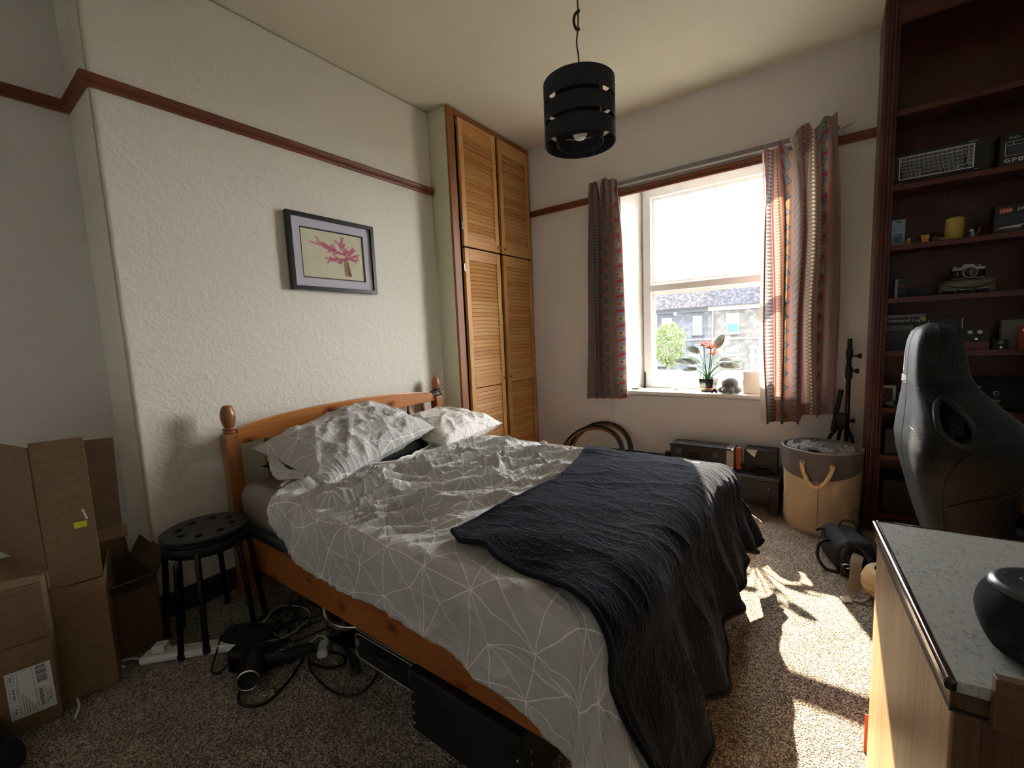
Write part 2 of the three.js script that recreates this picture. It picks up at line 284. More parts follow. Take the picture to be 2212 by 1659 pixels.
// ------------------------------------------------------------ framed picture
{
  const t = thing('framed_picture', 'black framed painting of a pink blossom tree on the white wall', 'picture', [0.004, 1.79, 1.955], Math.PI / 2), w = 0.572, h = 0.436, b = 0.022, d = 0.032;
  const art = drawTex(1024, 768, (c, W2, H2) => {
    c.fillStyle = '#d9d3bb'; c.fillRect(0, 0, W2, H2);
    for (let i = 0; i < 900; i++) { c.fillStyle = `rgba(${rr(190, 225) | 0},${rr(185, 215) | 0},${rr(150, 190) | 0},.12)`; c.beginPath(); c.ellipse(rnd() * W2, rnd() * H2, rr(6, 50), rr(6, 40), 0, 0, 7); c.fill(); }
    const tr = c.createLinearGradient(640, 0, 760, 0); tr.addColorStop(0, '#8a7358'); tr.addColorStop(0.5, '#a78f6d'); tr.addColorStop(1, '#6d5942');
    c.fillStyle = tr; c.beginPath(); c.moveTo(668, 420); c.lineTo(735, 415); c.lineTo(792, 690); c.lineTo(668, 694); c.fill();
    for (let i = 0; i < 60; i++) { c.strokeStyle = `rgba(80,60,40,${rr(0.1, 0.35)})`; c.lineWidth = rr(1, 3); const x = rr(675, 735), y = rr(430, 600); c.beginPath(); c.moveTo(x, y); c.lineTo(x + (x - 690) * 0.3, y + rr(30, 90)); c.stroke(); }
    const br = [];
    const limb = (x, y, a, l, wd, k) => { const n = 9; let px = x, py = y; for (let i = 0; i < n; i++) { a += rr(-0.12, 0.12); const qx = px + Math.cos(a) * l / n, qy = py + Math.sin(a) * l / n; c.strokeStyle = '#6b4a44'; c.lineWidth = wd * (1 - i / n * 0.7); c.beginPath(); c.moveTo(px, py); c.lineTo(qx, qy); c.stroke(); px = qx; py = qy; br.push([px, py]); if (k && i > 2 && rnd() < 0.75) limb(px, py, a + rr(-0.9, 0.9), l * rr(0.2, 0.38), wd * 0.5, k - 1); } };
    for (const [a, l] of [[-2.95, 300], [-2.75, 360], [-2.9, 450], [-2.6, 250], [-2.1, 200], [-1.8, 230], [-1.4, 170], [-1.05, 190], [-0.7, 200], [-0.35, 240], [-0.05, 200], [2.95, 210], [3.0, 280], [0.2, 130], [2.7, 120]]) limb(702, 410 - (a < -1.5 ? 60 : 0), a, l, 10, 1);
    for (const [x, y] of br) for (let i = 0; i < 9; i++) { const p = rnd(); c.fillStyle = p < 0.4 ? 'rgba(196,96,126,.75)' : p < 0.75 ? 'rgba(170,58,92,.7)' : 'rgba(222,150,170,.75)'; c.beginPath(); c.ellipse(x + rr(-18, 18), y + rr(-15, 15), rr(2, 6), rr(2, 5), rnd() * 3, 0, 7); c.fill(); }
    for (let i = 0; i < 40; i++) { c.fillStyle = 'rgba(110,70,80,.5)'; c.beginPath(); c.arc(rr(180, 520), rr(380, 520), rr(1, 4), 0, 7); c.fill(); }
  });
  const bar = (len, wid) => plate([[-len / 2, 0], [len / 2, 0], [len / 2 - wid, wid], [-len / 2 + wid, wid]], d, 0.001), fm = mat('#0d0d0e', 0.35, { clearcoat: 0.2 });
  const P = (n, g, m) => part(n, g, m, t);
  P('frame_bar', bar(w, b).translate(0, -h / 2, 0), fm); P('frame_bar', bar(w, b).rotateZ(Math.PI).translate(0, h / 2, 0), fm);
  P('frame_bar', bar(h, b).rotateZ(-Math.PI / 2).translate(-w / 2, 0, 0), fm); P('frame_bar', bar(h, b).rotateZ(Math.PI / 2).translate(w / 2, 0, 0), fm);
  const ow = w / 2 - b, oh = h / 2 - b, iw = ow - 0.052, ih = oh - 0.05, lip = (x, y, k) => [[-x, -y], [x, -y], [x, y], [-x, y]].map(([p, q]) => [p * k, q * k]);
  P('mount_board', plate(lip(ow, oh, 1), 0.003, 0, [lip(iw, ih, 1)]).translate(0, 0, 0.014), mat('#c9c4cf', 0.9));
  P('mount_edge', plate(lip(iw + 0.004, ih + 0.004, 1), 0.003, 0, [lip(iw - 0.008, ih - 0.008, 1)]).translate(0, 0, 0.01), blackM);
  P('painting', mv(new THREE.PlaneGeometry(2 * iw, 2 * ih), 0, 0, 0.009), mat('#ffffff', 0.9, { map: art }));
  P('glazing', mv(new THREE.PlaneGeometry(2 * ow, 2 * oh), 0, 0, 0.024), glass);
  P('back_board', mv(bx(w - 0.02, h - 0.02, 0.004, 0), 0, 0, 0.003), mat('#7a5a3a', 0.9));
}

// ------------------------------------------------------------ pendant lamp
{
  const t = thing('pendant_lamp', 'black three-tier drum pendant lamp hanging from the ceiling', 'lamp', [1.622, 0, 1.8]);
  const fab = mat('#262a2f', 0.95, { sheen: 0.3, sheenColor: new THREE.Color('#5a6066'), sheenRoughness: 0.7 }), T = 2.28;
  const ring = (r, y0, y1, w = 0.003) => lathe([[r - w, y0], [r, y0], [r, y1], [r - w, y1], [r - w, y0]], 64);
  for (const [a, b] of [[0.165, 0.24], [0.083, 0.147], [0, 0.065]].map(([a, b]) => [a, b])) part('shade_band', ring(0.147, T - 0.24 + a, T - 0.24 + b), fab, t);
  for (const [a, b] of [[0.155, 0.235], [0.07, 0.14], [0.004, 0.058]]) part('inner_band', ring(0.098, T - 0.24 + a, T - 0.24 + b), fab, t);
  for (let i = 0; i < 3; i++) { const a = i * 2.094 + 0.5; part('strut', rod([Math.cos(a) * 0.142, T - 0.24, Math.sin(a) * 0.142], [Math.cos(a) * 0.142, T, Math.sin(a) * 0.142], 0.0016), steel, t); part('spider_arm', rod([0, T - 0.03, 0], [Math.cos(a) * 0.1455, T - 0.005, Math.sin(a) * 0.1455], 0.002), steel, t); }
  part('lamp_holder', lathe(smoothPts([[0, T + 0.03], [0.012, T + 0.028], [0.02, T], [0.02, T - 0.05], [0.016, T - 0.06], [0, T - 0.06]], 16), 24), whitePlastic, t);
  part('bulb', lathe(smoothPts([[0, T - 0.222], [0.02, T - 0.217], [0.033, T - 0.19], [0.033, T - 0.155], [0.02, T - 0.1], [0.014, T - 0.06]], 24), 24), mat('#f2f0ea', 0.3), t, 'white bulb');
  part('cord', tube([[0.0, T + 0.02, 0], [0.004, T + 0.1, 0.002], [-0.004, T + 0.16, 0], [0.004, T + 0.22, 0], [0.006, T + 0.3, 0.003], [-0.004, T + 0.5, 0], [0, CEIL - 0.02, 0]], 0.0035, 60, 8), mat('#5a4434', 0.6), t, 'brown braided cord');
  part('cord_knot', capTube([[0.012, T + 0.27, 0.006], [-0.004, T + 0.26, 0.01], [-0.011, T + 0.235, 0.006], [-0.006, T + 0.215, -0.004], [0.008, T + 0.205, 0.002]], 0.006, 30, 8), mat('#4e3a2c', 0.6), t);
  part('ceiling_rose', lathe(smoothPts([[0, CEIL - 0.03], [0.02, CEIL - 0.03], [0.04, CEIL - 0.012], [0.045, CEIL - 0.001], [0, CEIL - 0.001]], 20), 32), whitePlastic, t);
}

// ------------------------------------------------------------ bed
const RAIL_Z = 2.705, FAR_Z = 1.225;
{
  const t = thing('bed_frame', 'orange pine double bed frame with turned headboard posts and spindles', 'bed');
  const post = (z) => {
    const p = part('headboard_post', mv(bx(0.066, 0.83, 0.066, 0.006), 0.1, 0.415, z), pinePost, t);
    const f = part('finial', lathe(smoothPts([[0, 0.145], [0.012, 0.145], [0.022, 0.138], [0.031, 0.115], [0.034, 0.09], [0.03, 0.06], [0.021, 0.036]], 30).concat(smoothPts([[0.021, 0.036], [0.028, 0.03], [0.031, 0.026], [0.028, 0.021], [0.022, 0.018], [0.029, 0.012], [0.03, 0.008], [0.027, 0.003], [0.028, 0]], 26)), 32), pinePost, p);
    f.position.set(0.1, 0.829, z); return p;
  };
  post(2.668); post(1.252);
  const top = []; for (let i = 0; i <= 40; i++) { const u = i / 40; top.push([lerp(1.285, 2.635, u), 0.866 + 0.034 * Math.pow(Math.sin(Math.PI * u), 0.8) - 0.02 * Math.pow(2 * u - 1, 6)]); }
  const railG = plate([[2.635, 0.778], ...top.slice().reverse(), [1.285, 0.803]].map(([z, y]) => [-z, y]), 0.024, 0.004).rotateY(Math.PI / 2).translate(0.088, 0, 0);
  { const p = railG.attributes.position, uv = railG.attributes.uv; for (let i = 0; i < p.count; i++) uv.setXY(i, p.getZ(i) * 1.0 + 0.07, (p.getY(i) - 0.84) * 1.0 + 0.4); }
  part('headboard_rail', railG, pine, t);
  part('headboard_rail', mv(bx(0.026, 0.1, 1.36, 0.004, 'z'), 0.1, 0.5, 1.96), pinePost, t);
  const sp = lathe(smoothPts([[0.008, 0], [0.009, 0.06], [0.013, 0.1], [0.017, 0.13], [0.011, 0.158], [0.016, 0.168], [0.011, 0.178], [0.017, 0.2], [0.012, 0.23], [0.0085, 0.27], [0.008, 0.29]], 60), 20);
  for (let i = 0; i < 9; i++) part('spindle', sp, pinePost, t).position.set(0.1, 0.535, 1.392 + i * 0.1385);
  { const g = bx(1.94, 0.13, 0.026, 0.004, 'x'), uv = g.attributes.uv; for (let i = 0; i < uv.count; i++) { const a = uv.getX(i), b = uv.getY(i); uv.setXY(i, b + 0.1, a + 0.35); }
    const m = mat('#a8622a', 0.4, { map: rep(knotT, 0.9, 2.2), clearcoat: 0.2, clearcoatRoughness: 0.3 });
    for (const z of [RAIL_Z, FAR_Z + 0.01]) part('side_rail', g, m, t).position.set(1.09, 0.29, z); }
  for (const z of [RAIL_Z - 0.005, FAR_Z + 0.015]) part('foot_post', mv(bx(0.066, 0.42, 0.066, 0.006), 2.07, 0.21, z), pinePost, t);
  part('foot_rail', mv(bx(0.026, 0.13, 1.41, 0.004, 'z'), 2.07, 0.29, 1.965), pinePost, t);
  for (let i = 0; i < 12; i++) part('slat', mv(bx(0.07, 0.018, 1.44, 0.002, 'z'), 0.22 + i * 0.158, 0.305, 1.965), pinePost, t);
  for (const z of [RAIL_Z - 0.024, FAR_Z + 0.034]) part('slat_ledge', mv(bx(1.9, 0.03, 0.022, 0.002, 'x'), 1.09, 0.28, z), pinePost, t);
}
{
  const t = thing('mattress', 'mattress in a taupe fitted sheet on the pine bed', 'mattress', [1.085, 0, 1.963]);
  part('mattress_base', mv(bx(1.9, 0.06, 1.42, 0.02), 0, 0.346, 0), mat('#4a5058', 0.95), t, 'blue grey base fabric');
  const g = new RoundedBoxGeometry(1.9, 0.215, 1.43, 6, 0.06); const p = g.attributes.position;
  for (let i = 0; i < p.count; i++) { const z = p.getZ(i), x = p.getX(i); p.setZ(i, z + 0.004 * Math.sin(x * 31) * Math.sign(z)); }
  g.computeVertexNormals();
  part('fitted_sheet', boxUV(mergeVertices(g).toNonIndexed()).translate(0, 0.475, 0), mat('#8d8078', 0.95, { sheen: 0.2 }), t);
}
// geometric line print: a jittered star lattice
function linePrint(bg, fg, n = 10, size = 2048, lw = 2.9) {
  return drawTex(size, size, (c, w) => {
    c.fillStyle = bg; c.fillRect(0, 0, w, w); c.strokeStyle = fg; c.lineWidth = lw; c.lineCap = 'round';
    const s = w / n, J = (i, j, k) => [(hash(((i % n) + n) % n, ((j % n) + n) % n, 71 + k) - 0.5) * s * 0.34, (hash(((i % n) + n) % n, ((j % n) + n) % n, 91 + k) - 0.5) * s * 0.34];
    const A = (i, j) => { const q = J(i, j, 0); return [i * s + q[0], j * s + q[1]]; }, C = (i, j) => { const q = J(i, j, 1); return [(i + 0.5) * s + q[0] * 1.3, (j + 0.5) * s + q[1] * 1.3]; };
    const line = (p, q) => { const mx = (p[0] + q[0]) / 2 + (hash(p[0] | 0, q[1] | 0, 5) - 0.5) * 5, my = (p[1] + q[1]) / 2 + (hash(p[1] | 0, q[0] | 0, 6) - 0.5) * 5; c.beginPath(); c.moveTo(...p); c.quadraticCurveTo(mx, my, ...q); c.stroke(); };
    for (let i = -1; i <= n; i++) for (let j = -1; j <= n; j++) {
      if ((i + j) & 1) { line(A(i, j), A(i + 1, j)); line(A(i, j), A(i, j + 1)); } else { line(A(i, j), A(i + 1, j)); line(A(i, j), A(i, j + 1)); }
      const m = C(i, j), e = (((i + j) % 2) + 2) % 2;
      line(m, A(i, j)); line(m, A(i + 1, j + 1)); line(m, A(i + 1, j)); line(m, A(i, j + 1));
      if (e) line(m, C(i + 1, j)); else if (hash(((i % n) + n) % n, ((j % n) + n) % n, 33) > 0.5) line(m, C(i, j + 1));
    }
  });
}
const weaveB = greyTex(256, (u, v) => 0.5 + 0.25 * Math.sin(u * 402.12) + 0.25 * Math.sin(v * 402.12));
const greyPrint = linePrint('#bbb9b5', '#f8f4ec'), creamPrint = linePrint('#e6e1d8', '#8f8a84', 10, 1024, 1.8);
const PRINT = 1.75;
const creaseB = greyTex(768, (u, v) => { const r = (x, y, s, px, py) => 1 - Math.abs(vn(x * px, y * py, s, [px, py]) * 2 - 1); return 0.4 * Math.pow(r(u, v, 191, 9, 12), 4) + 0.35 * Math.pow(r(u + 0.25 * vn(v * 5, u * 5, 192, 5), v, 193, 18, 24), 3) + 0.25 * vn(u * 40, v * 40, 194, 40); });
const duvetM = mat('#ffffff', 0.95, { map: rep(greyPrint, 1 / PRINT), bumpMap: rep(creaseB, 1.4), bumpScale: 0.006, sheen: 0.25, sheenColor: new THREE.Color('#ffffff'), sheenRoughness: 0.6, side: THREE.DoubleSide });
const creamM = mat('#ffffff', 0.9, { map: rep(creamPrint, 1 / 1.2), sheen: 0.3, sheenRoughness: 0.5 });
const TOP = 0.602, EX = 2.055, EZ = RAIL_Z - 0.005, EF = FAR_Z + 0.01;
// cloth laid on the bed: (a, b) are metres measured along the cloth, a towards the foot, b towards the near side
function drape(a, b, lift, wob = 1) {
  const da = Math.max(0, a - EX), db = b > EZ ? b - EZ : b < EF ? b - EF : 0, sgn = Math.sign(db) || 1, adb = Math.abs(db), d = Math.hypot(da, adb);
  const puff = 0.012 * sm(0.55, 0.9, a) * sm(2.69, 2.4, b) * sm(1.25, 1.5, b) * sm(2.055, 1.7, a) - 0.085 * sm(1.62, 1.2, b);
  if (d < 1e-6) return { p: V(a, TOP + lift + puff, b), n: V(0, 1, 0) };
  const th = Math.atan2(adb, da), c = Math.cos(th), s = Math.sin(th), corner = Math.sin(2 * th), r = 0.055 + lift;
  let flare = 0.06 * s * s + 0.22 * c * c + 0.5 * corner * corner;
  const along = s * s * a + c * c * b, fold = (Math.sin(along * 21 + th * 9) * 0.6 + Math.sin(along * 34 + 1 + th * 5) * 0.4) * (0.25 + 0.9 * c * c + 0.8 * corner);
  const L = r * Math.PI / 2; let out, drop, na;
  if (d < L) { const f = d / r; out = r * Math.sin(f); drop = r * (1 - Math.cos(f)); na = f; }
  else { const e = d - L, k = Math.atan(flare * sm(0, 0.25, e) * 1.1); out = r + Math.sin(k) * e + fold * 0.035 * wob * sm(0, 0.35, e); drop = r + Math.cos(k) * e; na = Math.PI / 2 - k; }
  const bx0 = Math.min(a, EX), bz0 = clamp(b, EF, EZ);
  let y = TOP + lift + puff - drop; if (y < 0.012 + lift) { out += (0.012 + lift - y) * 0.8; y = 0.012 + lift + 0.004 * Math.sin(along * 30); }
  return { p: V(bx0 + c * out, y, bz0 + s * out * sgn), n: V(c * Math.sin(na), Math.cos(na), s * Math.sin(na) * sgn) };
}
const ridge = (x, y, s) => 1 - Math.abs(sn(x, y, s));
function crumple(a, b) {                // height of the rumpled duvet cover
  const wa = a + 0.08 * sn(a * 3, b * 3, 41), wb = b + 0.08 * sn(a * 3 + 9, b * 3, 42);
  const p = 0.56 * wa - 0.83 * wb, q = 0.83 * wa + 0.56 * wb;          // q runs across the folds
  const core = Math.exp(-Math.pow((a - 1.12 - 0.3 * (2.05 - b)) / 0.46, 2)) * sm(2.78, 2.6, b) * sm(1.15, 1.4, b);
  const w = 0.22 + 1.0 * core, cover = 1 - 0.96 * sm(-0.04, 0.06, a - blanketLeft(b)) * sm(2.78, 2.62, b);
  let h = 0.050 * core * Math.pow(ridge(p * 1.8, q * 6.5, 43), 2.6) + 0.040 * w * Math.pow(ridge(p * 3.5 + 3, q * 13, 44), 3.4) + 0.020 * w * Math.pow(ridge(p * 5, q * 22, 45), 3);
  h += 0.013 * w * Math.pow(ridge(a * 9, b * 9, 46), 4) + 0.005 * w * Math.pow(ridge(a * 24 + 3, b * 24, 51), 3) + 0.006 * w * ridge(p * 10, q * 42, 50) + 0.012 * sn(a * 3.3, b * 3.3, 47);
  const m1 = sm(0.32, 0.62, vn(p * 1.6 + 5, q * 4.5, 52)), m2 = sm(0.4, 0.7, vn(p * 2.6 + 2, q * 6, 53));
  h += 0.032 * core * m1 * Math.pow(0.5 + 0.5 * Math.sin(q * 74 + 5 * sn(p * 1.7, q * 2.6, 54)), 1.4) + 0.017 * Math.min(1, w + 0.1) * m2 * Math.pow(0.5 + 0.5 * Math.sin(q * 128 + 7 * sn(p * 2.6, q * 3.4, 55) + 2 * p), 1.4);
  h -= 0.034 * core + 0.034 * w;
  const side = sm(2.6, 2.8, b), dia = 0.9 * a + 0.45 * b;
  h += side * (0.012 * Math.pow(ridge(dia * 7, b * 1.5 - a, 48), 2) + 0.005 * ridge(dia * 19, b * 3, 49) * sm(1.9, 1.2, a));
  return h * cover;
}
const blanketLeft = (b) => lut([[1.1, 1.42], [1.4, 1.465], [1.766, 1.53], [2.06, 1.588], [2.34, 1.588], [2.5, 1.572], [2.63, 1.555]], b);
{
  const headA = (b) => lut([[1.0, 0.62], [1.4, 0.6], [1.78, 0.6], [2.12, 0.70], [2.36, 0.57], [2.51, 0.46], [2.62, 0.5], [2.73, 0.62], [2.8, 0.68]], b);
  const nearL = (a) => lut([[0.4, 0.05], [0.63, 0.06], [0.785, 0.155], [0.91, 0.225], [1.2, 0.245], [1.47, 0.245], [1.7, 0.275], [1.88, 0.30], [2.05, 0.36], [2.2, 0.52], [2.6, 0.62]], a);
  const f = (u, v) => {
    const b0 = 1.06 + v * (EZ + 0.3 - 1.06), a0 = lerp(headA(Math.min(b0, 2.8)), 2.52, u), bn = EZ + nearL(a0);
    const b = 1.06 + v * (bn - 1.06), a = lerp(headA(b), 2.52, u), D = drape(a, b, 0.022);
    return D.p.addScaledVector(D.n, crumple(a, b) * sm(0, 0.02, v) * (0.35 + 0.65 * sm(0, 0.02, u)));
  };
  const uvf = (u, v) => { const b = 1.06 + v * (EZ + 0.3 - 1.06); return [lerp(headA(Math.min(b, 2.8)), 2.5, u), b]; };
  const t = thing('duvet', 'rumpled grey duvet with a white geometric line print', 'duvet');
  part('cover', orient(shell(f, 330, 300, 0.012, uvf)), duvetM, t);
  const hem = []; for (let i = 0; i <= 60; i++) { const v = lerp(0.2, 0.92, i / 60), p = f(0, v); hem.push(p.add(V(-0.004, 0.004, 0))); }
  part('hem_edge', tube(hem, 0.008, 140, 8), mat('#d8d2c6', 0.9), t, 'cream underside showing along the head edge');
}
{
  const fb = greyTex(512, (u, v) => { const x = u * 1, y = v * 1; return 0.35 * vn(x * 60, y * 180, 61, [60, 180]) + 0.3 * vn(x * 150, y * 300, 62, [150, 300]) + 0.35 * Math.pow(1 - Math.abs(vn(x * 9, y * 26, 63, [9, 26]) * 2 - 1), 3); });
  const m = mat('#10141d', 1, { bumpMap: rep(fb, 1.6), bumpScale: 0.0065, sheen: 0.36, specularIntensity: 0.3, sheenColor: new THREE.Color('#a0a6b8'), sheenRoughness: 0.55 });
  const nearB = (a) => lut([[1.4, 2.615], [1.555, 2.62], [1.62, 2.655], [1.70, 2.64], [1.76, 2.665], [1.9, 2.672], [2.0, 2.70], [2.1, 2.735], [2.25, 2.79], [2.7, 2.82]], a);
  const f = (u, v) => {
    const b0 = lerp(1.1, 2.7, v), a = lerp(blanketLeft(b0), 2.055 + lerp(0.42, 0.6, v) + 0.02 * Math.sin(v * 23), u), b = lerp(1.1, nearB(a), v), D = drape(a, b, 0.038, 0.75);
    const w = 0.006 * Math.pow(ridge((0.9 * a - 0.4 * b) * 3 + 0.2 * sn(a * 4, b * 4, 66), (0.4 * a + 0.9 * b) * 9, 64), 3) + 0.0035 * Math.pow(ridge(a * 9, b * 20, 65), 3) + 0.012 * sn(a * 4, b * 4, 67) + 0.014 * sm(0.09, 0, 1 - v) * Math.sin(a * 16) * sm(1.6, 1.75, a);
    return D.p.addScaledVector(D.n, w + 0.006);
  };
  const uvf = (u, v) => [u * 1.1, v * 1.5], t = thing('blanket', 'dark navy fleece blanket spread over the foot of the bed', 'blanket');
  part('fleece', orient(shell(f, 220, 260, 0.01, uvf)), m, t);
  const edge = (fn, n, k) => { const p = []; for (let i = 0; i <= n; i++) p.push(fn(i / n).add(V(0, -0.003, 0))); return tube(p, 0.009, k, 8); };
  part('hem', edge((s) => f(0.002, s), 50, 160), m, t); part('hem', edge((s) => f(s, 0.999), 50, 160), m, t); part('hem', edge((s) => f(0.998, s), 50, 160), m, t);
}
function pillow(w, d, h, crease, s, uvs = 1) {
  const f = (u, v, side) => {
    const x = 2 * u - 1, z = 2 * v - 1, e = Math.pow(clamp(1 - Math.pow(Math.abs(x), 3.2)), 0.62) * Math.pow(clamp(1 - Math.pow(Math.abs(z), 3.2)), 0.62);
    const pin = 1 - 0.05 * (1 - x * x) * z * z, pinz = 1 - 0.07 * (1 - z * z) * x * x;
    let y = side * h / 2 * e; const k = crease * (Math.pow(ridge(x * 2.2 + z, z * 4 - x * 2, s), 3) - 0.4) + crease * 0.5 * Math.pow(ridge(x * 6, z * 9, s + 1), 3);
    y += side * k * (0.25 + e) * sm(0, 0.25, e);
    return V(x * w / 2 * pinz, y, z * d / 2 * pin);
  };
  const n = 60, a = shell((u, v) => f(u, v, 1), n, n, 0, (u, v) => [u * w * uvs, v * d * uvs]), b = shell((u, v) => f(1 - u, v, -1), n, n, 0, (u, v) => [(1 - u) * w * uvs + 0.4, v * d * uvs]);
  return orient(mergeGeometries([a, b]));
}
function place(o, x, y, z, rx, ry, rz) { o.position.set(x, y, z); o.rotation.set(rx, ry, rz, 'YXZ'); return o; }
{
  const p1 = thing('pillow', 'grey pillow with white line print lying across the black pillow', 'pillow');
  part('pillowcase', pillow(0.52, 0.80, 0.19, 0.022, 81), duvetM, p1);
  place(p1, 0.40, 0.742, 2.185, 0.15, 0.12, -0.30);
  const flap = shell((u, v) => V(lerp(-0.15, 0.12, u), 0.012 * Math.sin(u * 9) - 0.03 * v, 0.385 + 0.06 * v * Math.sin(Math.PI * clamp(u, 0.05, 0.95))), 24, 8, 0.006, (u, v) => [u * 0.3, v * 0.1]);
  part('case_opening', orient(flap), duvetM, p1);
  const p2 = thing('pillow', 'black pillow squashed under the grey pillow', 'pillow');
  part('pillowcase', pillow(0.46, 0.86, 0.13, 0.012, 83), blackCloth, p2); place(p2, 0.38, 0.640, 2.13, 0.02, 0.06, -0.08);
  const p3 = thing('pillow', 'cream pillow with thin grey lines at the wardrobe side', 'pillow');
  part('pillowcase', pillow(0.52, 0.62, 0.19, 0.016, 85), creamM, p3); place(p3, 0.45, 0.675, 1.53, 0.02, 0.1, -0.10);
}
// hair ties on the far post
{
  const ch = drawTex(128, 128, (c) => { c.fillStyle = '#9a9794'; c.fillRect(0, 0, 128, 128); for (let i = 0; i < 8; i++) { c.fillStyle = i % 2 ? 'rgba(30,30,34,.75)' : 'rgba(220,218,214,.7)'; c.fillRect(i * 16, 0, 7, 128); c.fillRect(0, i * 16, 128, 6); } });
  const sg = new THREE.TorusGeometry(0.034, 0.015, 12, 64); const p = sg.attributes.position;
  for (let i = 0; i < p.count; i++) { const a = Math.atan2(p.getY(i), p.getX(i)), r = 1 + 0.16 * Math.sin(a * 15) + 0.08 * Math.sin(a * 23 + p.getZ(i) * 100); p.setXYZ(i, p.getX(i) * (1 + (r - 1) * 0.6), p.getY(i) * (1 + (r - 1) * 0.6), p.getZ(i) * r * 1.1); }
  sg.computeVertexNormals(); sg.rotateX(Math.PI / 2);
  const s1 = solo('scrunchie', sg, mat('#ffffff', 0.95, { map: rep(ch, 8, 1) }), 'grey checked scrunchie around the far headboard post', 'scrunchie', [0.1, 0.852, 1.252]); s1.rotation.x = 0.12;
  const s2 = solo('hair_tie', new THREE.TorusGeometry(0.029, 0.0035, 8, 40).rotateX(Math.PI / 2), blackCloth, 'thin black hair tie above the scrunchie on the bed post', 'hair tie', [0.1, 0.876, 1.252]); s2.rotation.z = 0.25;
}

// ------------------------------------------------------------ curtains and track
const curtainT = drawTex(1024, 1024, (c, w) => {
  c.fillStyle = '#8f8a86'; c.fillRect(0, 0, w, w);
  const strip = (x, wd, col) => { c.fillStyle = col; c.fillRect(x, 0, wd, w); };
  const zig = (x, wd, step, col, lw) => { c.strokeStyle = col; c.lineWidth = lw; c.beginPath(); for (let y = -step; y <= w + step; y += step) c.lineTo(x + ((Math.round(y / step) & 1) ? wd : 0), y); c.stroke(); };
  const tri = (x, wd, step, col, flip) => { c.fillStyle = col; for (let y = 0; y < w; y += step) { c.beginPath(); c.moveTo(x + (flip ? wd : 0), y); c.lineTo(x + (flip ? 0 : wd), y + step / 2); c.lineTo(x + (flip ? wd : 0), y + step); c.fill(); } };
  const dia = (x, wd, step, col, ring) => { for (let y = 0; y < w; y += step) { c.beginPath(); c.moveTo(x + wd / 2, y + 3); c.lineTo(x + wd, y + step / 2); c.lineTo(x + wd / 2, y + step - 3); c.lineTo(x, y + step / 2); c.closePath(); if (ring) { c.strokeStyle = col; c.lineWidth = 5; c.stroke(); } else { c.fillStyle = col; c.fill(); } } };
  strip(0, 90, '#8c8c8e'); tri(0, 60, 64, '#a04a48'); zig(62, 26, 32, '#5d5a60', 5);
  strip(96, 8, '#c8504c'); strip(110, 70, '#a3917c'); dia(118, 54, 51.2, '#6b4d44', true); dia(134, 22, 51.2, '#f0e2c2', false); strip(184, 8, '#b03a40');
  strip(196, 150, '#7c858c'); for (let y = 0; y < w; y += 256) { c.fillStyle = '#b03a3c'; c.beginPath(); c.moveTo(196, y); c.lineTo(346, y + 64); c.lineTo(346, y + 108); c.lineTo(246, y + 64); c.lineTo(196, y + 48); c.fill(); c.fillStyle = '#b09880'; c.beginPath(); c.moveTo(346, y + 130); c.lineTo(226, y + 190); c.lineTo(346, y + 240); c.fill(); c.fillStyle = '#5a6258'; c.beginPath(); c.moveTo(316, y + 165); c.lineTo(266, y + 190); c.lineTo(316, y + 215); c.fill(); }
  strip(350, 10, '#d06a58'); strip(366, 64, '#97918a'); zig(374, 46, 25.6, '#8a3c40', 8); zig(374, 46, 25.6, '#efe0c4', 2); strip(434, 6, '#9a3038');
  strip(446, 120, '#6e6a72'); for (let i = 0; i < 900; i++) { c.fillStyle = ['#8b8078', '#a8424a', '#565460', '#b09a78'][i & 3]; c.fillRect(446 + rnd() * 116, rnd() * w, 4, 4); }
  strip(570, 8, '#d8796a'); strip(584, 84, '#8d9496'); tri(584, 44, 51.2, '#a84040'); tri(628, 40, 51.2, '#6a5550', true); strip(672, 8, '#b03a40');
  strip(684, 60, '#a89a86'); dia(690, 48, 42.67, '#a04a38', true); dia(704, 20, 42.67, '#5d5448', false); strip(748, 10, '#c4585a');
  strip(764, 150, '#858a90'); for (let y = 0; y < w; y += 204.8) { c.fillStyle = '#93424a'; c.beginPath(); c.moveTo(764, y); c.lineTo(840, y + 100); c.lineTo(764, y + 200); c.fill(); c.fillStyle = '#b39070'; c.beginPath(); c.moveTo(914, y); c.lineTo(850, y + 100); c.lineTo(914, y + 200); c.fill(); c.strokeStyle = '#54585e'; c.lineWidth = 6; c.stroke(); }
  strip(918, 8, '#d8796a'); strip(930, 94, '#8f8982'); zig(940, 70, 51.2, '#5f5a5e', 9); zig(940, 70, 51.2, '#c05a50', 3);
  for (let i = 0; i < 5000; i++) { c.fillStyle = `rgba(${rnd() < 0.5 ? '30,30,36' : '230,220,200'},.10)`; c.fillRect(rnd() * w, rnd() * w, 3, 2); }
});
const curtainM = mat('#ffffff', 1, { map: rep(curtainT, 1 / 0.5), transmission: 0.24, thickness: 0, side: THREE.DoubleSide });
const liningM = mat('#c9bfae', 1, { transmission: 0.3, thickness: 0, side: THREE.DoubleSide });
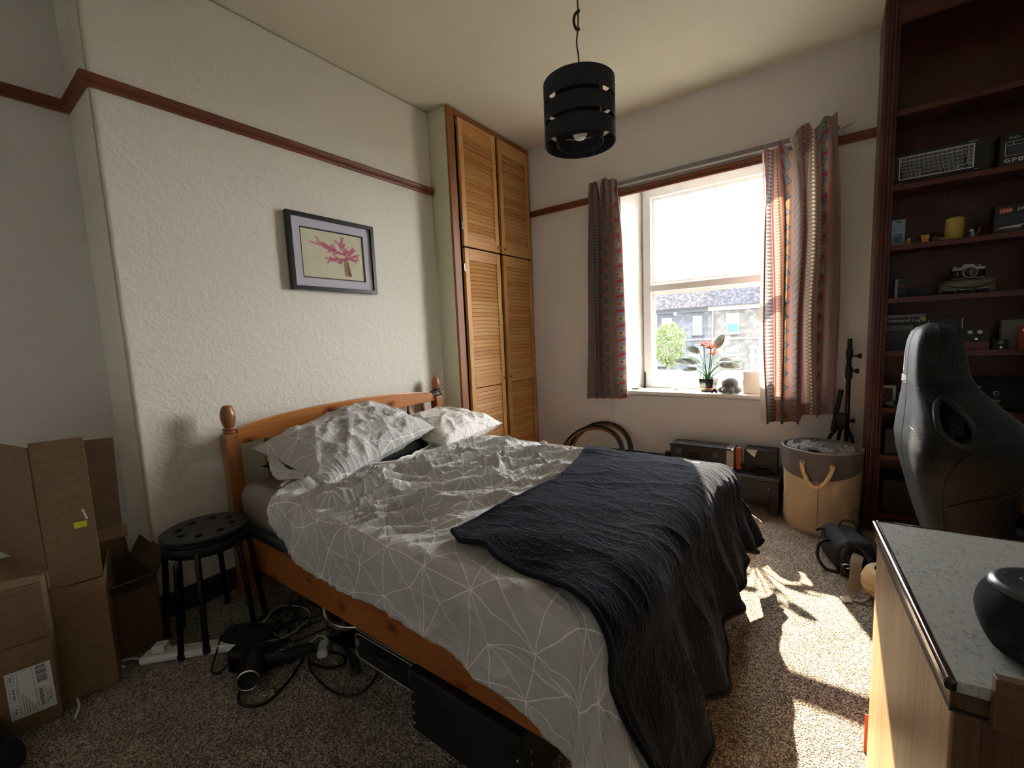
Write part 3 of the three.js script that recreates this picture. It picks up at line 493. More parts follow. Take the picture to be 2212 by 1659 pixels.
function curtain(label, xt, xb, yt, yb, n, s0, zb, ruck, A) {
  const t = thing('curtain', label, 'curtain');
  const f = (u, v) => {
    const x = lerp(lerp(...xt, u), lerp(...xb, u), Math.pow(v, 0.8)), yT = lut(yt, u), y = lerp(yT, lut(yb, u), v), amp = lerp(0.02, A, sm(0, 0.35, v)), ph = u * n * 6.283 + 0.8 * sn(u * 5, v * 1.2, s0) + 0.3 * Math.sin(v * 3 + u * 7);
    const w = Math.sin(ph) + 0.35 * Math.sin(ph * 2 + 1) * (1 - v), q = A * 0.45 * sm(0, 0.3, v) * Math.cos(ph + 0.3);
    return V(x + q + 0.01 * sn(u * 3, v * 3, s0 + 3), y, zb + amp * w + ruck * Math.sin(v * 5 + u * 3) * 0.01);
  };
  part('drop', shell(f, 150, 60, 0, (u, v) => [u * n * 0.115 + s0 * 0.13, v * 1.85]), curtainM, t);
  part('hem', shell((u, v) => f(u, 0.955 + 0.045 * v).add(V(0, -0.001, -0.004)), 150, 3, 0, (u, v) => [u * n * 0.115 + s0 * 0.13, 1.76 + v * 0.08]), curtainM, t);
  return [t, f];
}
{
  const [l, fl] = curtain('patterned striped curtain gathered at the left of the window', [0.835, 1.078], [0.775, 1.14], [[0, 2.47], [0.08, 2.495], [0.4, 2.49], [0.5, 2.50], [0.6, 2.515], [0.72, 2.485], [1, 2.475]], [[0, 0.675], [1, 0.69]], 5, 1, 0.066, 0.2, 0.034);
  part('heading_flap', shell((u, v) => V(0.915 + 0.05 * u * (1 - v) + 0.03 * v, 2.485 - 0.15 * v * (0.35 + 0.65 * (1 - u)), 0.092 + 0.008 * Math.sin(u * 3)), 10, 10, 0.002), liningM, l, 'cream lined heading flap folded forward');
  const [r, fr] = curtain('patterned sunlit curtain hanging unevenly at the right of the window', [2.105, 2.505], [2.155, 2.512], [[0, 2.43], [0.04, 2.40], [0.12, 2.385], [0.2, 2.40], [0.26, 2.435], [0.36, 2.36], [0.42, 2.36], [0.46, 2.47], [0.62, 2.49], [0.66, 2.455], [0.76, 2.46], [0.82, 2.50], [1, 2.51]], [[0, 0.572], [0.6, 0.59], [0.62, 0.64], [1, 0.655]], 4, 2, 0.105, 1, 0.056);
  part('heading_flap', shell((u, v) => V(2.255 + 0.075 * u + 0.02 * v, 2.43 - 0.17 * v * (0.4 + 0.6 * (1 - Math.abs(2 * u - 1))), 0.1 + 0.014 * Math.sin(u * 4)), 10, 10, 0.002), liningM, r, 'grey lining of the sagging heading');
  part('lining_edge', shell((u, v) => { const p = fr(0.0, 0.02 + v * 0.975); return p.add(V(-0.004 - 0.035 * u * (0.3 + v), 0, -0.012 - 0.03 * u)); }, 3, 40, 0), liningM, r);
  const tt = thing('curtain_track', 'white curtain track with a lattice tape above the window', 'curtain track', [1.69, 2.437, 0.02]);
  const lat = drawTex(256, 64, (c) => { c.fillStyle = '#b4b0b4'; c.fillRect(0, 0, 256, 64); c.strokeStyle = '#5d5660'; c.lineWidth = 4; for (let i = -2; i < 18; i++) { c.beginPath(); c.moveTo(i * 16, 0); c.lineTo(i * 16 + 32, 64); c.stroke(); c.beginPath(); c.moveTo(i * 16 + 32, 0); c.lineTo(i * 16, 64); c.stroke(); } });
  const lg = new THREE.PlaneGeometry(1.65, 0.03); for (let i = 0, a = lg.attributes.uv; i < a.count; i++) a.setX(i, a.getX(i) * 14);
  part('rail', mv(bx(1.66, 0.042, 0.022, 0.003, 'x'), 0, 0, 0), white, tt); part('lattice_tape', lg.translate(0, 0.006, 0.0118), mat('#ffffff', 0.8, { map: lat }), tt);
  for (let i = 0; i < 9; i++) part('glider', capTube([[0.44 + i * 0.05, -0.02, 0.012], [0.445 + i * 0.05, -0.035, 0.02], [0.443 + i * 0.05, -0.05, 0.018]], 0.002, 10, 6), whitePlastic, tt);
  part('end_bracket', capTube([[0.82, 0, 0], [0.87, 0.005, 0.02], [0.885, 0.0, 0.05]], 0.004, 14, 6), steel, tt);
}

solo('cable', capTube([[0.985, 0.78, 0.03], [0.987, 0.6, 0.012], [0.988, 0.42, 0.01]], 0.0018, 24, 6), whitePlastic, 'thin white cable running down the wall below the left curtain', 'cable');

// ------------------------------------------------------------ things on the window sill
const SILL = 0.7553;
{
  const dish = thing('glass_dish', 'small round glass dish with a white rim on the sill', 'dish', [1.513, SILL, -0.04]);
  part('bowl', lathe(smoothPts([[0, 0.002], [0.034, 0.002], [0.037, 0.012], [0.045, 0.044], [0.047, 0.05], [0.044, 0.05], [0.036, 0.018], [0.03, 0.012], [0, 0.011]], 40), 40), mat('#ffffff', 0.05, { transmission: 0.9, thickness: 0.004, ior: 1.45 }), dish);
  part('wax', lathe([[0, 0.014], [0.034, 0.014], [0.037, 0.03], [0, 0.032]], 32), mat('#eeeae0', 0.5), dish, 'white filling');
  part('lid_rim', mv(new THREE.TorusGeometry(0.046, 0.003, 8, 40).rotateX(Math.PI / 2), 0, 0.05, 0), mat('#e8e6e0', 0.3), dish);
}
{
  const t = thing('potted_plant', 'brick-built bird of paradise plant in a black faceted pot', 'plant', [1.733, SILL, -0.1]);
  const pot = lathe([[0, 0], [0.052, 0], [0.058, 0.012], [0.072, 0.075], [0.076, 0.105], [0.07, 0.105], [0.064, 0.09], [0, 0.09]], 8).toNonIndexed(); pot.computeVertexNormals();
  part('pot', pot, mat('#0f1012', 0.2, { clearcoat: 0.6 }), t); part('copper_band', lathe([[0.0615, 0.022], [0.0632, 0.022], [0.0645, 0.031], [0.0628, 0.031]], 8), mat('#c07a50', 0.3, { metalness: 0.9 }), t, 'copper coloured band');
  part('soil', lathe([[0, 0.096], [0.066, 0.093], [0, 0.093]], 16), mat('#33241a', 0.9), t);
  const leafM = mat('#8e9c92', 0.4, { clearcoat: 0.15 }), stemM = mat('#4a7a58', 0.5), orangeM = mat('#e0561c', 0.45), beakM = mat('#6a3a44', 0.5);
  const leaf = (L, Wd) => { const o = []; for (let i = 0; i <= 20; i++) { const u = i / 20; o.push([Wd / 2 * Math.pow(Math.sin(Math.PI * Math.pow(u, 0.8)), 0.6), u * L]); } const all = [...o, ...o.slice(1, -1).reverse().map(([x, y]) => [-x, y])]; const g = plate(all, 0.004, 0.0015); const p = g.attributes.position; for (let i = 0; i < p.count; i++) p.setZ(i, p.getZ(i) + Math.abs(p.getX(i)) * 0.35 - 0.5 * p.getY(i) * p.getY(i) / L * 0.5); g.computeVertexNormals(); return g; };
  const put = (L, Wd, tip, base, roll) => { const g = leaf(L, Wd), o = part('leaf', g, leafM, t); const B = V(...base), T = V(...tip), y = T.clone().sub(B).normalize(), z0 = V(Math.sin(roll), 0.3, Math.cos(roll)), x = y.clone().cross(z0).normalize(), z = x.clone().cross(y); o.matrixAutoUpdate = true; o.quaternion.setFromRotationMatrix(new THREE.Matrix4().makeBasis(x, y, z)); o.position.copy(B); part('stem', tube([[B.x * 0.05, 0.09, 0], [B.x * 0.35, 0.09 + (B.y - 0.09) * 0.5, B.z * 0.4], [B.x, B.y, B.z]], 0.0035, 14, 6), stemM, t); };
  put(0.13, 0.06, [0.115, 0.455, -0.02], [0.055, 0.335, 0.0], 0.25); put(0.12, 0.055, [-0.155, 0.35, 0.0], [-0.06, 0.30, 0.0], 0.5);
  put(0.19, 0.05, [-0.26, 0.262, 0.03], [-0.075, 0.215, 0.02], 0.9); put(0.15, 0.045, [-0.19, 0.27, -0.05], [-0.06, 0.225, -0.02], -0.6); put(0.12, 0.032, [-0.19, 0.175, 0.03], [-0.07, 0.172, 0.03], 0.9);
  put(0.17, 0.062, [0.235, 0.29, 0.01], [0.07, 0.205, 0.01], -0.9); put(0.15, 0.05, [0.245, 0.2, 0.03], [0.09, 0.208, 0.03], 0.7); put(0.09, 0.05, [0.24, 0.26, -0.03], [0.17, 0.2, -0.02], -0.2);
  for (const [x, y, z, h] of [[-0.028, 0.355, 0.0, 1], [0.028, 0.335, 0.03, 1], [0.035, 0.285, -0.01, 0.9]]) {
    part('flower_stem', tube([[0, 0.09, 0], [x * 0.6, y * 0.6, z * 0.5], [x, y, z]], 0.004, 14, 6), mat('#3c6e58', 0.5), t);
    part('flower_beak', mv(new THREE.ConeGeometry(0.008, 0.085, 8).rotateZ(1.45), x - 0.03, y + 0.008, z), beakM, t);
    for (let k = 0; k < 6; k++) { const a = -0.75 + k * 0.32, g = new THREE.ConeGeometry(0.0065, 0.052 * h, 4); g.translate(0, 0.026 * h, 0); g.rotateZ(-a); part('petal', mv(g, x + 0.004 * (k - 3), y + 0.004, z + 0.006 * ((k % 3) - 1)), orangeM, t); }
  }
  for (let k = 0; k < 5; k++) part('short_blade', mv(new THREE.ConeGeometry(0.006, 0.07, 6), -0.03 + k * 0.016, 0.125, 0.012 * ((k % 3) - 1)), stemM, t);
}
{
  const t = thing('plush_octopus', 'grey plush octopus toy with small dark eyes on the sill', 'plush toy', [1.905, SILL, -0.03]);
  const m = mat('#8d8f8e', 1, { sheen: 0.6, sheenColor: new THREE.Color('#ffffff'), sheenRoughness: 0.6, bumpMap: rep(plasterB, 6), bumpScale: 0.002 });
  const g = lathe(smoothPts([[0, 0.122], [0.03, 0.12], [0.053, 0.098], [0.058, 0.07], [0.052, 0.045], [0.04, 0.034], [0, 0.03]], 30), 40);
  part('head', g, m, t);
  for (let k = 0; k < 8; k++) { const a = k * Math.PI / 4 + 0.3; const q = new THREE.SphereGeometry(0.024, 16, 12).scale(1.45, 1, 0.95); q.rotateZ(-0.42).translate(0.05, 0.029, 0).rotateY(a); part('arm', q, m, t); }
  for (const s of [-1, 1]) { const e = part('eye', new THREE.SphereGeometry(0.0075, 12, 10), blackGloss, t); e.position.set(s * 0.022 - 0.002, 0.073, 0.0535); }
  part('mouth', tube([[-0.009, 0.0, 0], [-0.004, -0.004, 0.001], [0.0, 0, 0.001], [0.004, -0.004, 0.001], [0.009, 0, 0]].map(([x, y, z]) => [x, y + 0.062, z + 0.0565]), 0.0012, 20, 6), blackM, t);
}
{
  const c = thing('toy_car', 'tiny dark red toy car in front of the plant pot', 'toy', [1.80, SILL, -0.012]);
  part('body', mv(bx(0.05, 0.014, 0.024, 0.006), 0, 0.014, 0), mat('#5a1518', 0.25, { clearcoat: 0.6 }), c); part('cabin', mv(bx(0.026, 0.011, 0.02, 0.004), 0.002, 0.0262, 0), mat('#2a0c0e', 0.2), c);
  for (const x of [-0.015, 0.015]) for (const z of [-1, 1]) part('wheel', mv(cyl(0.0065, 0.0065, 0.005, 16).rotateX(Math.PI / 2), x, 0.0065, z * 0.0115), blackM, c);
  const b = thing('white_box', 'plain white cardboard box at the right end of the sill', 'box', [2.068, SILL, -0.06]);
  part('tray', mv(bx(0.15, 0.155, 0.08, 0.004), 0, 0.0775, 0), mat('#e6e2d6', 0.6), b); part('lid', mv(bx(0.154, 0.012, 0.084, 0.003), 0, 0.159, 0), mat('#f0ede4', 0.6), b); part('label_slot', mv(bx(0.003, 0.035, 0.012, 0.001), -0.0755, 0.08, 0.03), mat('#3a3a3a', 0.6), b);
  const pen = thing('pocket_knife', 'small dark folded pocket knife at the left end of the sill', 'knife', [1.17, SILL, -0.04], 0.25);
  part('handle', mv(bx(0.06, 0.01, 0.016, 0.004), 0, 0.005, 0), blackM, pen); part('bolster', mv(bx(0.012, 0.0104, 0.0164, 0.004), 0.028, 0.0052, 0), steel, pen);
  const st = thing('window_stay', 'narrow black strip standing in the corner of the window frame', 'window stay', [1.205, SILL, -0.185]);
  part('strip', mv(bx(0.012, 0.14, 0.01, 0.002), 0, 0.07, 0), blackM, st); part('foot', mv(bx(0.02, 0.01, 0.03, 0.003), 0, 0.005, 0.01), blackM, st);
}

// ------------------------------------------------------------ the street outside
{
  const GY = -2.2, road = mat('#55544f', 0.95);
  struct('ground_outside', boxUV(new THREE.BoxGeometry(70, 0.2, 60).translate(-3, GY - 0.1, -31)), road);
  struct('pavement_outside', boxUV(new THREE.BoxGeometry(70, 0.12, 2.4).translate(-3, GY + 0.06, -26.6)), mat('#8b8985', 0.9));
  const grainR = greyTex(256, (u, v) => 0.55 + 0.45 * vn(u * 60, v * 60, 31, 60) * vn(u * 9, v * 9, 32, 9), true);
  const slateT = drawTex(512, 512, (c) => { c.fillStyle = '#8d8d93'; c.fillRect(0, 0, 512, 512); for (let j = 0; j < 24; j++) for (let i = 0; i < 22; i++) { const k = rr(90, 175) | 0; c.fillStyle = `rgb(${k},${k},${k + 6})`; c.fillRect(i * 24 + (j & 1) * 12 - 12, j * 21.3, 23, 20.3); } });
  const houses = [['grey rendered terraced house with a dark band under the eaves', -13.6, -4.46, '#4c5056', '#35373c', '#5f5b5c'], ['pale rendered terraced house with white cornice and blue window', -4.46, 3.6, '#605e59', '#6e6b65', '#525258']];
  houses.forEach(([label, x0, x1, wc, bc, rc], hi) => {
    const t = thing('terraced_house', label, 'house', [0, GY, -30.5]), w = x1 - x0, cx = (x0 + x1) / 2, e = 2.75 - GY;
    const m = mat(wc, 0.95, { map: rep(grainR, 0.5) });
    part('wall', mv(bx(w, e, 1, 0), cx, e / 2, 0), m, t);
    part('roof', (() => { const g = plate([[-1.2, 0], [0.65, 0], [-1.2, 1.12]], w); g.rotateY(Math.PI / 2).translate(x0, e - 0.0, 0); return boxUV(g.rotateY(0)); })(), mat(rc, 0.9, { map: rep(slateT, 0.35) }), t);
    part('cornice', mv(bx(w, 0.26, 0.16, 0.02), cx, e - 0.2, 0.56), mat(bc, 0.9), t);
    part('gutter', mv(bx(w, 0.09, 0.14, 0.03), cx, e - 0.03, 0.6), mat(hi ? '#66645f' : '#45474b', 0.7), t);
    part('string_course', mv(bx(w, 0.12, 0.08, 0.01), cx, 0.44 - GY, 0.53), mat(hi ? '#6c6a65' : '#3f4247', 0.9), t);
    const win = (x, y, ww, hh, top, arch) => {
      const g = new THREE.Group(); g.name = 'window'; const k = t.children.filter((c) => c.userData.base === 'window').length; if (k) g.name = `window_00${k}`; g.userData.base = 'window'; t.add(g);
      const fm = mat('#858583', 0.6), f = 0.07, z = 0.53;
      part('frame', plate([[-ww / 2, 0], [ww / 2, 0], [ww / 2, hh], [-ww / 2, hh]], 0.06, 0, [[[-ww / 2 + f, f], [ww / 2 - f, f], [ww / 2 - f, hh / 2 - f / 2], [-ww / 2 + f, hh / 2 - f / 2]], [[-ww / 2 + f, hh / 2 + f / 2], [ww / 2 - f, hh / 2 + f / 2], [ww / 2 - f, hh - f], [-ww / 2 + f, hh - f]]]).translate(x, y, z - 0.03), fm, g);
      part('pane', mv(bx(ww - f, hh / 2, 0.02, 0), x, y + hh / 4 + 0.02, z - 0.01), mat(hi && top ? '#2c4878' : '#3d423e', 0.6, { specularIntensity: 0.3 }), g); part('pane', mv(bx(ww - f, hh / 2 - 0.04, 0.02, 0), x, y + hh * 0.74, z - 0.01), mat('#4f5252', 0.6, { specularIntensity: 0.3 }), g);
      if (top) { part('curtain', mv(bx(ww * 0.62, hh * 0.42, 0.02, 0), x + (hi ? ww * 0.13 : 0), y + hh * 0.73, z + 0.004), mat('#777570', 0.8), g); if (arch) part('curtain_swag', mv(new THREE.TorusGeometry(ww * 0.3, 0.05, 6, 20, Math.PI).scale(1, 0.7, 0.3), x, y + hh * 0.66, z + 0.02), mat('#5e6266', 0.8), g); }
      part('sill', mv(bx(ww + 0.2, 0.08, 0.2, 0.01), x, y - 0.05, 0.56), mat(hi ? '#6c6a66' : '#33353a', 0.9), g);
    };
    if (!hi) { win(-5.18, 0.82 - GY, 0.62, 1.32, true, true); win(-7.35, 0.75 - GY, 0.72, 1.35, true, false); win(-5.3, -1.45 - GY, 0.9, 1.2, false); win(-8, -1.45 - GY, 1.0, 1.3, false); win(-10.6, 0.75 - GY, 0.8, 1.35, true, false); }
    else { win(-2.88, 0.82 - GY, 0.82, 1.36, true, false); win(-2.9, -0.74 - GY, 0.82, 0.6, false); win(-0.7, 0.8 - GY, 0.7, 1.2, true, false); win(1.6, 0.8 - GY, 0.8, 1.3, true, false); }
    part('downpipe', mv(cyl(0.05, 0.05, e - 0.3, 10), hi ? -4.15 : -8.1, e / 2, 0.57), mat(hi ? '#6f6d68' : '#8f8f8c', 0.7), t);
    if (hi) { part('wall_vent', mv(cyl(0.15, 0.15, 0.06, 24).rotateX(Math.PI / 2), -3.25, 0.07 - GY, 0.53), mat('#4b4b4d', 0.7), t); part('door_surround', mv(bx(0.9, 2.05, 0.12, 0.01), -0.95, 1.03, 0.53), mat('#6f6d68', 0.9), t); part('door', mv(bx(0.62, 1.75, 0.05, 0.01), -0.95, 0.9, 0.6), mat('#66757b', 0.5), t); for (let k = 0; k < 7; k++) part('quoin', mv(bx(k & 1 ? 0.32 : 0.45, 0.27, 0.1, 0.01), -1.62, 0.2 + k * 0.3, 0.52), mat('#6a6863', 0.9), t); }
    else { part('doorway', mv(bx(0.5, 1.9, 0.06, 0.01), -5.05, 0.95, 0.52), mat('#4a4d52', 0.6), t); part('roof_light', mv(bx(0.22, 0.2, 0.06, 0.01), -6.7, e - 0.38, 0.64), mat('#a0a09c', 0.5), t); }
    part('garden_wall', mv(bx(w - 0.1, 0.62, 0.2, 0.01), cx, 0.31, 2.6), mat(hi ? '#4a4a48' : '#424342', 0.95), t);
  });
  const tr = thing('street_tree', 'yellow-green young street tree in front of the grey house', 'tree', [-3.45, GY, -17]);
  part('trunk', capTube([[0, 0, 0], [0.05, 0.8, 0], [-0.02, 1.6, 0.05], [0.02, 2.6, 0]], 0.06, 20, 8), mat('#4c4038', 0.9), tr);
  const lp = [], ln = [], q = new THREE.Quaternion(), e = new THREE.Euler();
  for (let i = 0; i < 3600; i++) {
    const th = rnd() * 6.283, ph = Math.acos(2 * rnd() - 1), r = 0.55 + 0.45 * Math.pow(rnd(), 0.5), bump = 0.8 + 0.35 * vn(th * 1.6, ph * 2.5, 77);
    const c = V(Math.sin(ph) * Math.cos(th) * 0.78 * r * bump - 0.05, 2.75 + Math.cos(ph) * 1.05 * r * bump, Math.sin(ph) * Math.sin(th) * 0.8 * r * bump); e.set(rnd() * 6, rnd() * 6, rnd() * 6); q.setFromEuler(e);
    const s = rr(0.035, 0.07), pts = [V(0, -s, 0), V(s * 0.6, 0, 0.01), V(0, s, 0), V(-s * 0.6, 0, 0.01)].map((p) => p.applyQuaternion(q).add(c));
    for (const k of [0, 1, 2, 0, 2, 3]) lp.push(...pts[k].toArray());
  }
  const lg = new THREE.BufferGeometry(); lg.setAttribute('position', new THREE.Float32BufferAttribute(lp, 3)); lg.computeVertexNormals();
  const fo = part('foliage', lg, mat('#44531a', 0.8, { transmission: 0.3, thickness: 0, side: THREE.DoubleSide }), tr); fo.userData.kind = 'stuff';
  for (const [a, l] of [[0.3, 0.7], [2.2, 0.6], [3.9, 0.7], [5.2, 0.55]]) part('branch', capTube([[0, 1.7, 0], [Math.cos(a) * 0.25, 2.1, Math.sin(a) * 0.25], [Math.cos(a) * l, 2.8, Math.sin(a) * l]], 0.025, 12, 6), mat('#4c4038', 0.9), tr);
}

// ------------------------------------------------------------ cardboard boxes at the left
const cardT = greyTex(256, (u, v) => { const s = 0.5 + 0.5 * Math.sin(v * 6.283 * 40); return 0.86 + 0.05 * s + 0.09 * vn(u * 30, v * 30, 51, 30); }, true);
const card = mat('#84694c', 0.92, { map: rep(cardT, 3), bumpMap: rep(cardT, 3), bumpScale: 0.0006 }), cardDark = mat('#70583e', 0.92, { map: rep(cardT, 3) });
const tapeM = mat('#a58a62', 0.3, { clearcoat: 0.3 });
const labelT = drawTex(384, 512, (c, w, h) => {   // printed sideways, as it sits on the box
  c.fillStyle = '#d9d8d2'; c.fillRect(0, 0, w, h); c.fillStyle = '#222'; c.strokeStyle = '#333'; c.lineWidth = 3;
  let y = 18; while (y < 200) { const t = rr(3, 12); c.fillRect(250, y, 90, t); y += t + rr(3, 10); }
  c.strokeRect(20, 22, 50, 110); c.strokeRect(20, 175, 60, 150); c.strokeRect(20, 370, 60, 120); c.strokeRect(240, 255, 66, 230); c.strokeRect(318, 300, 44, 180); c.strokeRect(95, 20, 130, 470);
  const vt = (s, x, yy, px) => { c.save(); c.translate(x, yy); c.rotate(Math.PI / 2); c.font = `bold ${px}px sans-serif`; c.fillText(s, 0, 0); c.restore(); };
  vt('ALU', 34, 40, 34); vt('PLP 600', 38, 182, 34); vt('FAJ', 36, 400, 40); vt('LTST90', 326, 318, 36);
  for (let k = 0; k < 5; k++) for (let q = 0; q < 24 - k * 4; q++) { c.fillRect(112 + k * 22, 478 - q * 9 - rnd() * 4, 10, 5); }
  for (let q = 0; q < 9; q++) c.fillRect(256, 270 + q * 22, 36, 12);
});
function closedBox(name, label, w, h, d, pos, turn, o = {}) {
  const t = thing(name, label, 'box', pos, turn);
  part('body', mv(bx(w, h - 0.006, d, 0.004), 0, (h - 0.006) / 2, 0), card, t);
  for (const s of [-1, 1]) part('flap', mv(bx(w - 0.002, 0.005, d / 2 - 0.002, 0.002), 0, h - 0.003, s * d / 4), card, t);
  part('tape', mv(bx(w + 0.001, 0.0008, 0.05, 0), 0, h + 0.0001, 0), tapeM, t);
  return t;
}
{
  const yaw = Math.atan2(-0.036, 0.143), A = [0.369, 3.38], dx = Math.sin(yaw), dz = Math.cos(yaw);   // along the front face, away from the window
  const at = (s, back) => [A[0] + dx * s - dz * back, A[1] + dz * s + dx * back];
  const put = (o, s, back, y) => { const [x, z] = at(s, back); o.position.set(x, y, z); o.rotation.y = yaw; return o; };
  const low = closedBox('cardboard_box', 'brown cardboard box with a white barcode label, lowest at the left', 0.34, 0.3, 0.36, [0, 0, 0], 0); put(low, 0.18, 0.17, 0);
  const lb = part('shipping_label', new THREE.PlaneGeometry(0.105, 0.165).rotateY(Math.PI / 2), mat('#ffffff', 0.7, { map: labelT }), low, 'white printed shipping label'); lb.position.set(0.171, 0.138, -0.117);
  const up = closedBox('cardboard_box', 'plain brown cardboard box stacked on the labelled one', 0.36, 0.2, 0.37, [0, 0, 0], 0); put(up, 0.186, 0.185, 0.301);
  // tall open box with raised flaps
  const t = thing('open_box', 'tall brown cardboard box with raised flaps and a yellow sticker', 'box', [0, 0, 0]);
  const P = (g, n = 'panel', m = card) => part(n, g, m, t);
  P(mv(bx(0.005, 0.43, 0.145, 0.001), 0.333, 0.215, 3.297)); P(mv(bx(0.005, 0.43, 0.14, 0.001), 0.02, 0.215, 3.297));
  for (const z of [3.226, 3.366]) P(mv(bx(0.31, 0.43, 0.005, 0.001), 0.177, 0.215, z)); P(mv(bx(0.31, 0.006, 0.14, 0.001), 0.177, 0.004, 3.297), 'base');
  P(mv(bx(0.005, 0.525, 0.134, 0.001).rotateZ(0.01), 0.332, 0.697, 3.291), 'raised_flap');
  P(bx(0.48, 0.44, 0.005, 0.001).rotateY(0.44).translate(0.113, 0.725, 3.462), 'raised_flap');
  P(bx(0.005, 0.36, 0.085, 0.001).rotateX(-0.03).translate(0.19, 0.745, 3.2), 'raised_flap', cardDark); P(bx(0.005, 0.05, 0.09, 0.001).rotateZ(0.5).translate(0.203, 0.545, 3.194), 'flap_lip', cardDark);
  P(mv(bx(0.0006, 0.022, 0.034, 0), 0.3395, 0.645, 3.262), 'sticker', mat('#c9c21a', 0.6)).userData.label = 'small yellow sticker'; P(bx(0.0008, 0.04, 0.006, 0).rotateX(0.2).translate(0.3398, 0.68, 3.247), 'torn_tape', mat('#d8d4c8', 0.7));
  t.rotation.y = yaw; { const c = Math.cos(yaw), q = Math.sin(yaw), px = 0.335, pz = 3.225; t.position.set(px - (px * c + pz * q), 0, pz - (-px * q + pz * c)); }
  // small open box in the alcove corner
  const b = thing('open_box', 'small open cardboard box of crumpled paper beside the chimney breast', 'box', [-0.005, 0, 3.125]);
  const Q = (g, n = 'panel', m = cardDark) => part(n, g, m, b);
  Q(mv(bx(0.36, 0.3, 0.005, 0.001), 0, 0.15, -0.085)); Q(mv(bx(0.36, 0.3, 0.005, 0.001), 0, 0.15, 0.085)); Q(mv(bx(0.005, 0.3, 0.165, 0.001), -0.18, 0.15, 0)); Q(mv(bx(0.005, 0.27, 0.165, 0.001), 0.18, 0.135, 0)); Q(mv(bx(0.355, 0.005, 0.165, 0.001), 0, 0.004, 0), 'base');
  Q(bx(0.36, 0.1, 0.005, 0.001).rotateX(-0.5).translate(0, 0.342, -0.108), 'flap'); Q(bx(0.005, 0.13, 0.16, 0.001).rotateZ(-0.9).translate(0.232, 0.31, 0.01), 'flap'); Q(bx(0.005, 0.12, 0.16, 0.001).rotateZ(0.5).translate(-0.208, 0.35, 0), 'flap');
  for (const [x, z, r] of [[0.06, 0.0, 0.05], [0.12, 0.02, 0.045], [-0.05, 0.01, 0.06]]) {
    const g = new THREE.IcosahedronGeometry(r, 4), p = g.attributes.position; for (let i = 0; i < p.count; i++) { const k = 1 + 0.35 * (vn(p.getX(i) * 50 + 9, p.getY(i) * 50 + p.getZ(i) * 40, 55) - 0.5); p.setXYZ(i, p.getX(i) * k, p.getY(i) * k, p.getZ(i) * k); } g.computeVertexNormals();
    const o = solo('crumpled_paper', g, mat('#b9b3a4', 0.9), ['crumpled paper ball at the middle of the small open box', 'crumpled paper ball nearest the front of the small open box', 'largest crumpled paper ball at the back of the small open box'][x === 0.06 ? 0 : x === 0.12 ? 1 : 2], 'paper', [-0.005 + x, 0.075 + r, 3.125 + z]); o.userData.group = 'packing paper in the open box';
  }
  const bag = thing('black_bag', 'black soft bag on the carpet in the front left corner', 'bag', [0.462, 0, 3.598], 0.2);
  const bg = new RoundedBoxGeometry(0.25, 0.11, 0.2, 8, 0.05), p = bg.attributes.position; for (let i = 0; i < p.count; i++) { const k = 1 + 0.08 * sn(p.getX(i) * 14, p.getZ(i) * 14 + p.getY(i) * 8, 57); p.setXYZ(i, p.getX(i) * k, Math.max(-0.055, p.getY(i) * k), p.getZ(i) * k); } bg.computeVertexNormals();
  part('body', bg.translate(0, 0.056, 0), blackCloth, bag); part('strap', tube([[-0.1, 0.1, 0], [-0.05, 0.15, 0.02], [0.04, 0.14, 0.03], [0.09, 0.1, 0.02]], 0.008, 30, 8), blackM, bag);
}

// ------------------------------------------------------------ two stacked stools
{
  const seatShape = new THREE.Shape(); seatShape.absarc(0, 0, 0.158, 0, Math.PI * 2);
  for (let k = 0; k < 8; k++) { const a = k * Math.PI / 4 + 0.2, h = new THREE.Path(); h.absarc(Math.cos(a) * 0.1, Math.sin(a) * 0.1, 0.021, 0, Math.PI * 2, true); seatShape.holes.push(h); }
  const disc = new THREE.ExtrudeGeometry(seatShape, { depth: 0.012, bevelEnabled: true, bevelSize: 0.007, bevelThickness: 0.004, bevelSegments: 3, curveSegments: 48 }).rotateX(-Math.PI / 2);
  const rim = lathe([[0.152, 0], [0.157, -0.006], [0.154, -0.026], [0.15, -0.026], [0.148, -0.004], [0.152, 0]], 64);
  const legPath = [[0.03, -0.022, 0], [0.1, -0.022, 0], [0.135, -0.026, 0], [0.152, -0.045, 0], [0.158, -0.09, 0], [0.172, -0.26, 0], [0.186, -0.428, 0]];
  const legG = tube(legPath, 0.0115, 50, 12), tipG = lathe([[0, 0], [0.0135, 0], [0.0135, 0.022], [0.0115, 0.024], [0, 0.024]], 16);
  const m = mat('#121213', 0.42, { bumpMap: rep(plasterB, 9), bumpScale: 0.0004 });
  const stool = (label, a0) => {
    const t = thing('stool', label, 'stool');
    part('seat', disc, m, t); part('seat_rim', rim, blackGloss, t);
    for (let k = 0; k < 4; k++) { const l = part('leg', legG, blackGloss, t); l.rotation.y = -(a0 + k * Math.PI / 2); const f = part('rubber_foot', tipG, blackM, l); f.position.set(0.186, -0.4335, 0); }
    return t;
  };
  const a = stool('upper of two stacked round black stools, its holed seat in view', 0.56); a.position.set(0.312, 0.4495, 2.88);
  const b = stool('lower of two stacked round black stools, mostly under the other', 1.1); b.position.set(0.312, 0.4335, 2.88); a.position.y = 0.468; a.scale.y = 1.035; b.scale.y = 1.0;
}

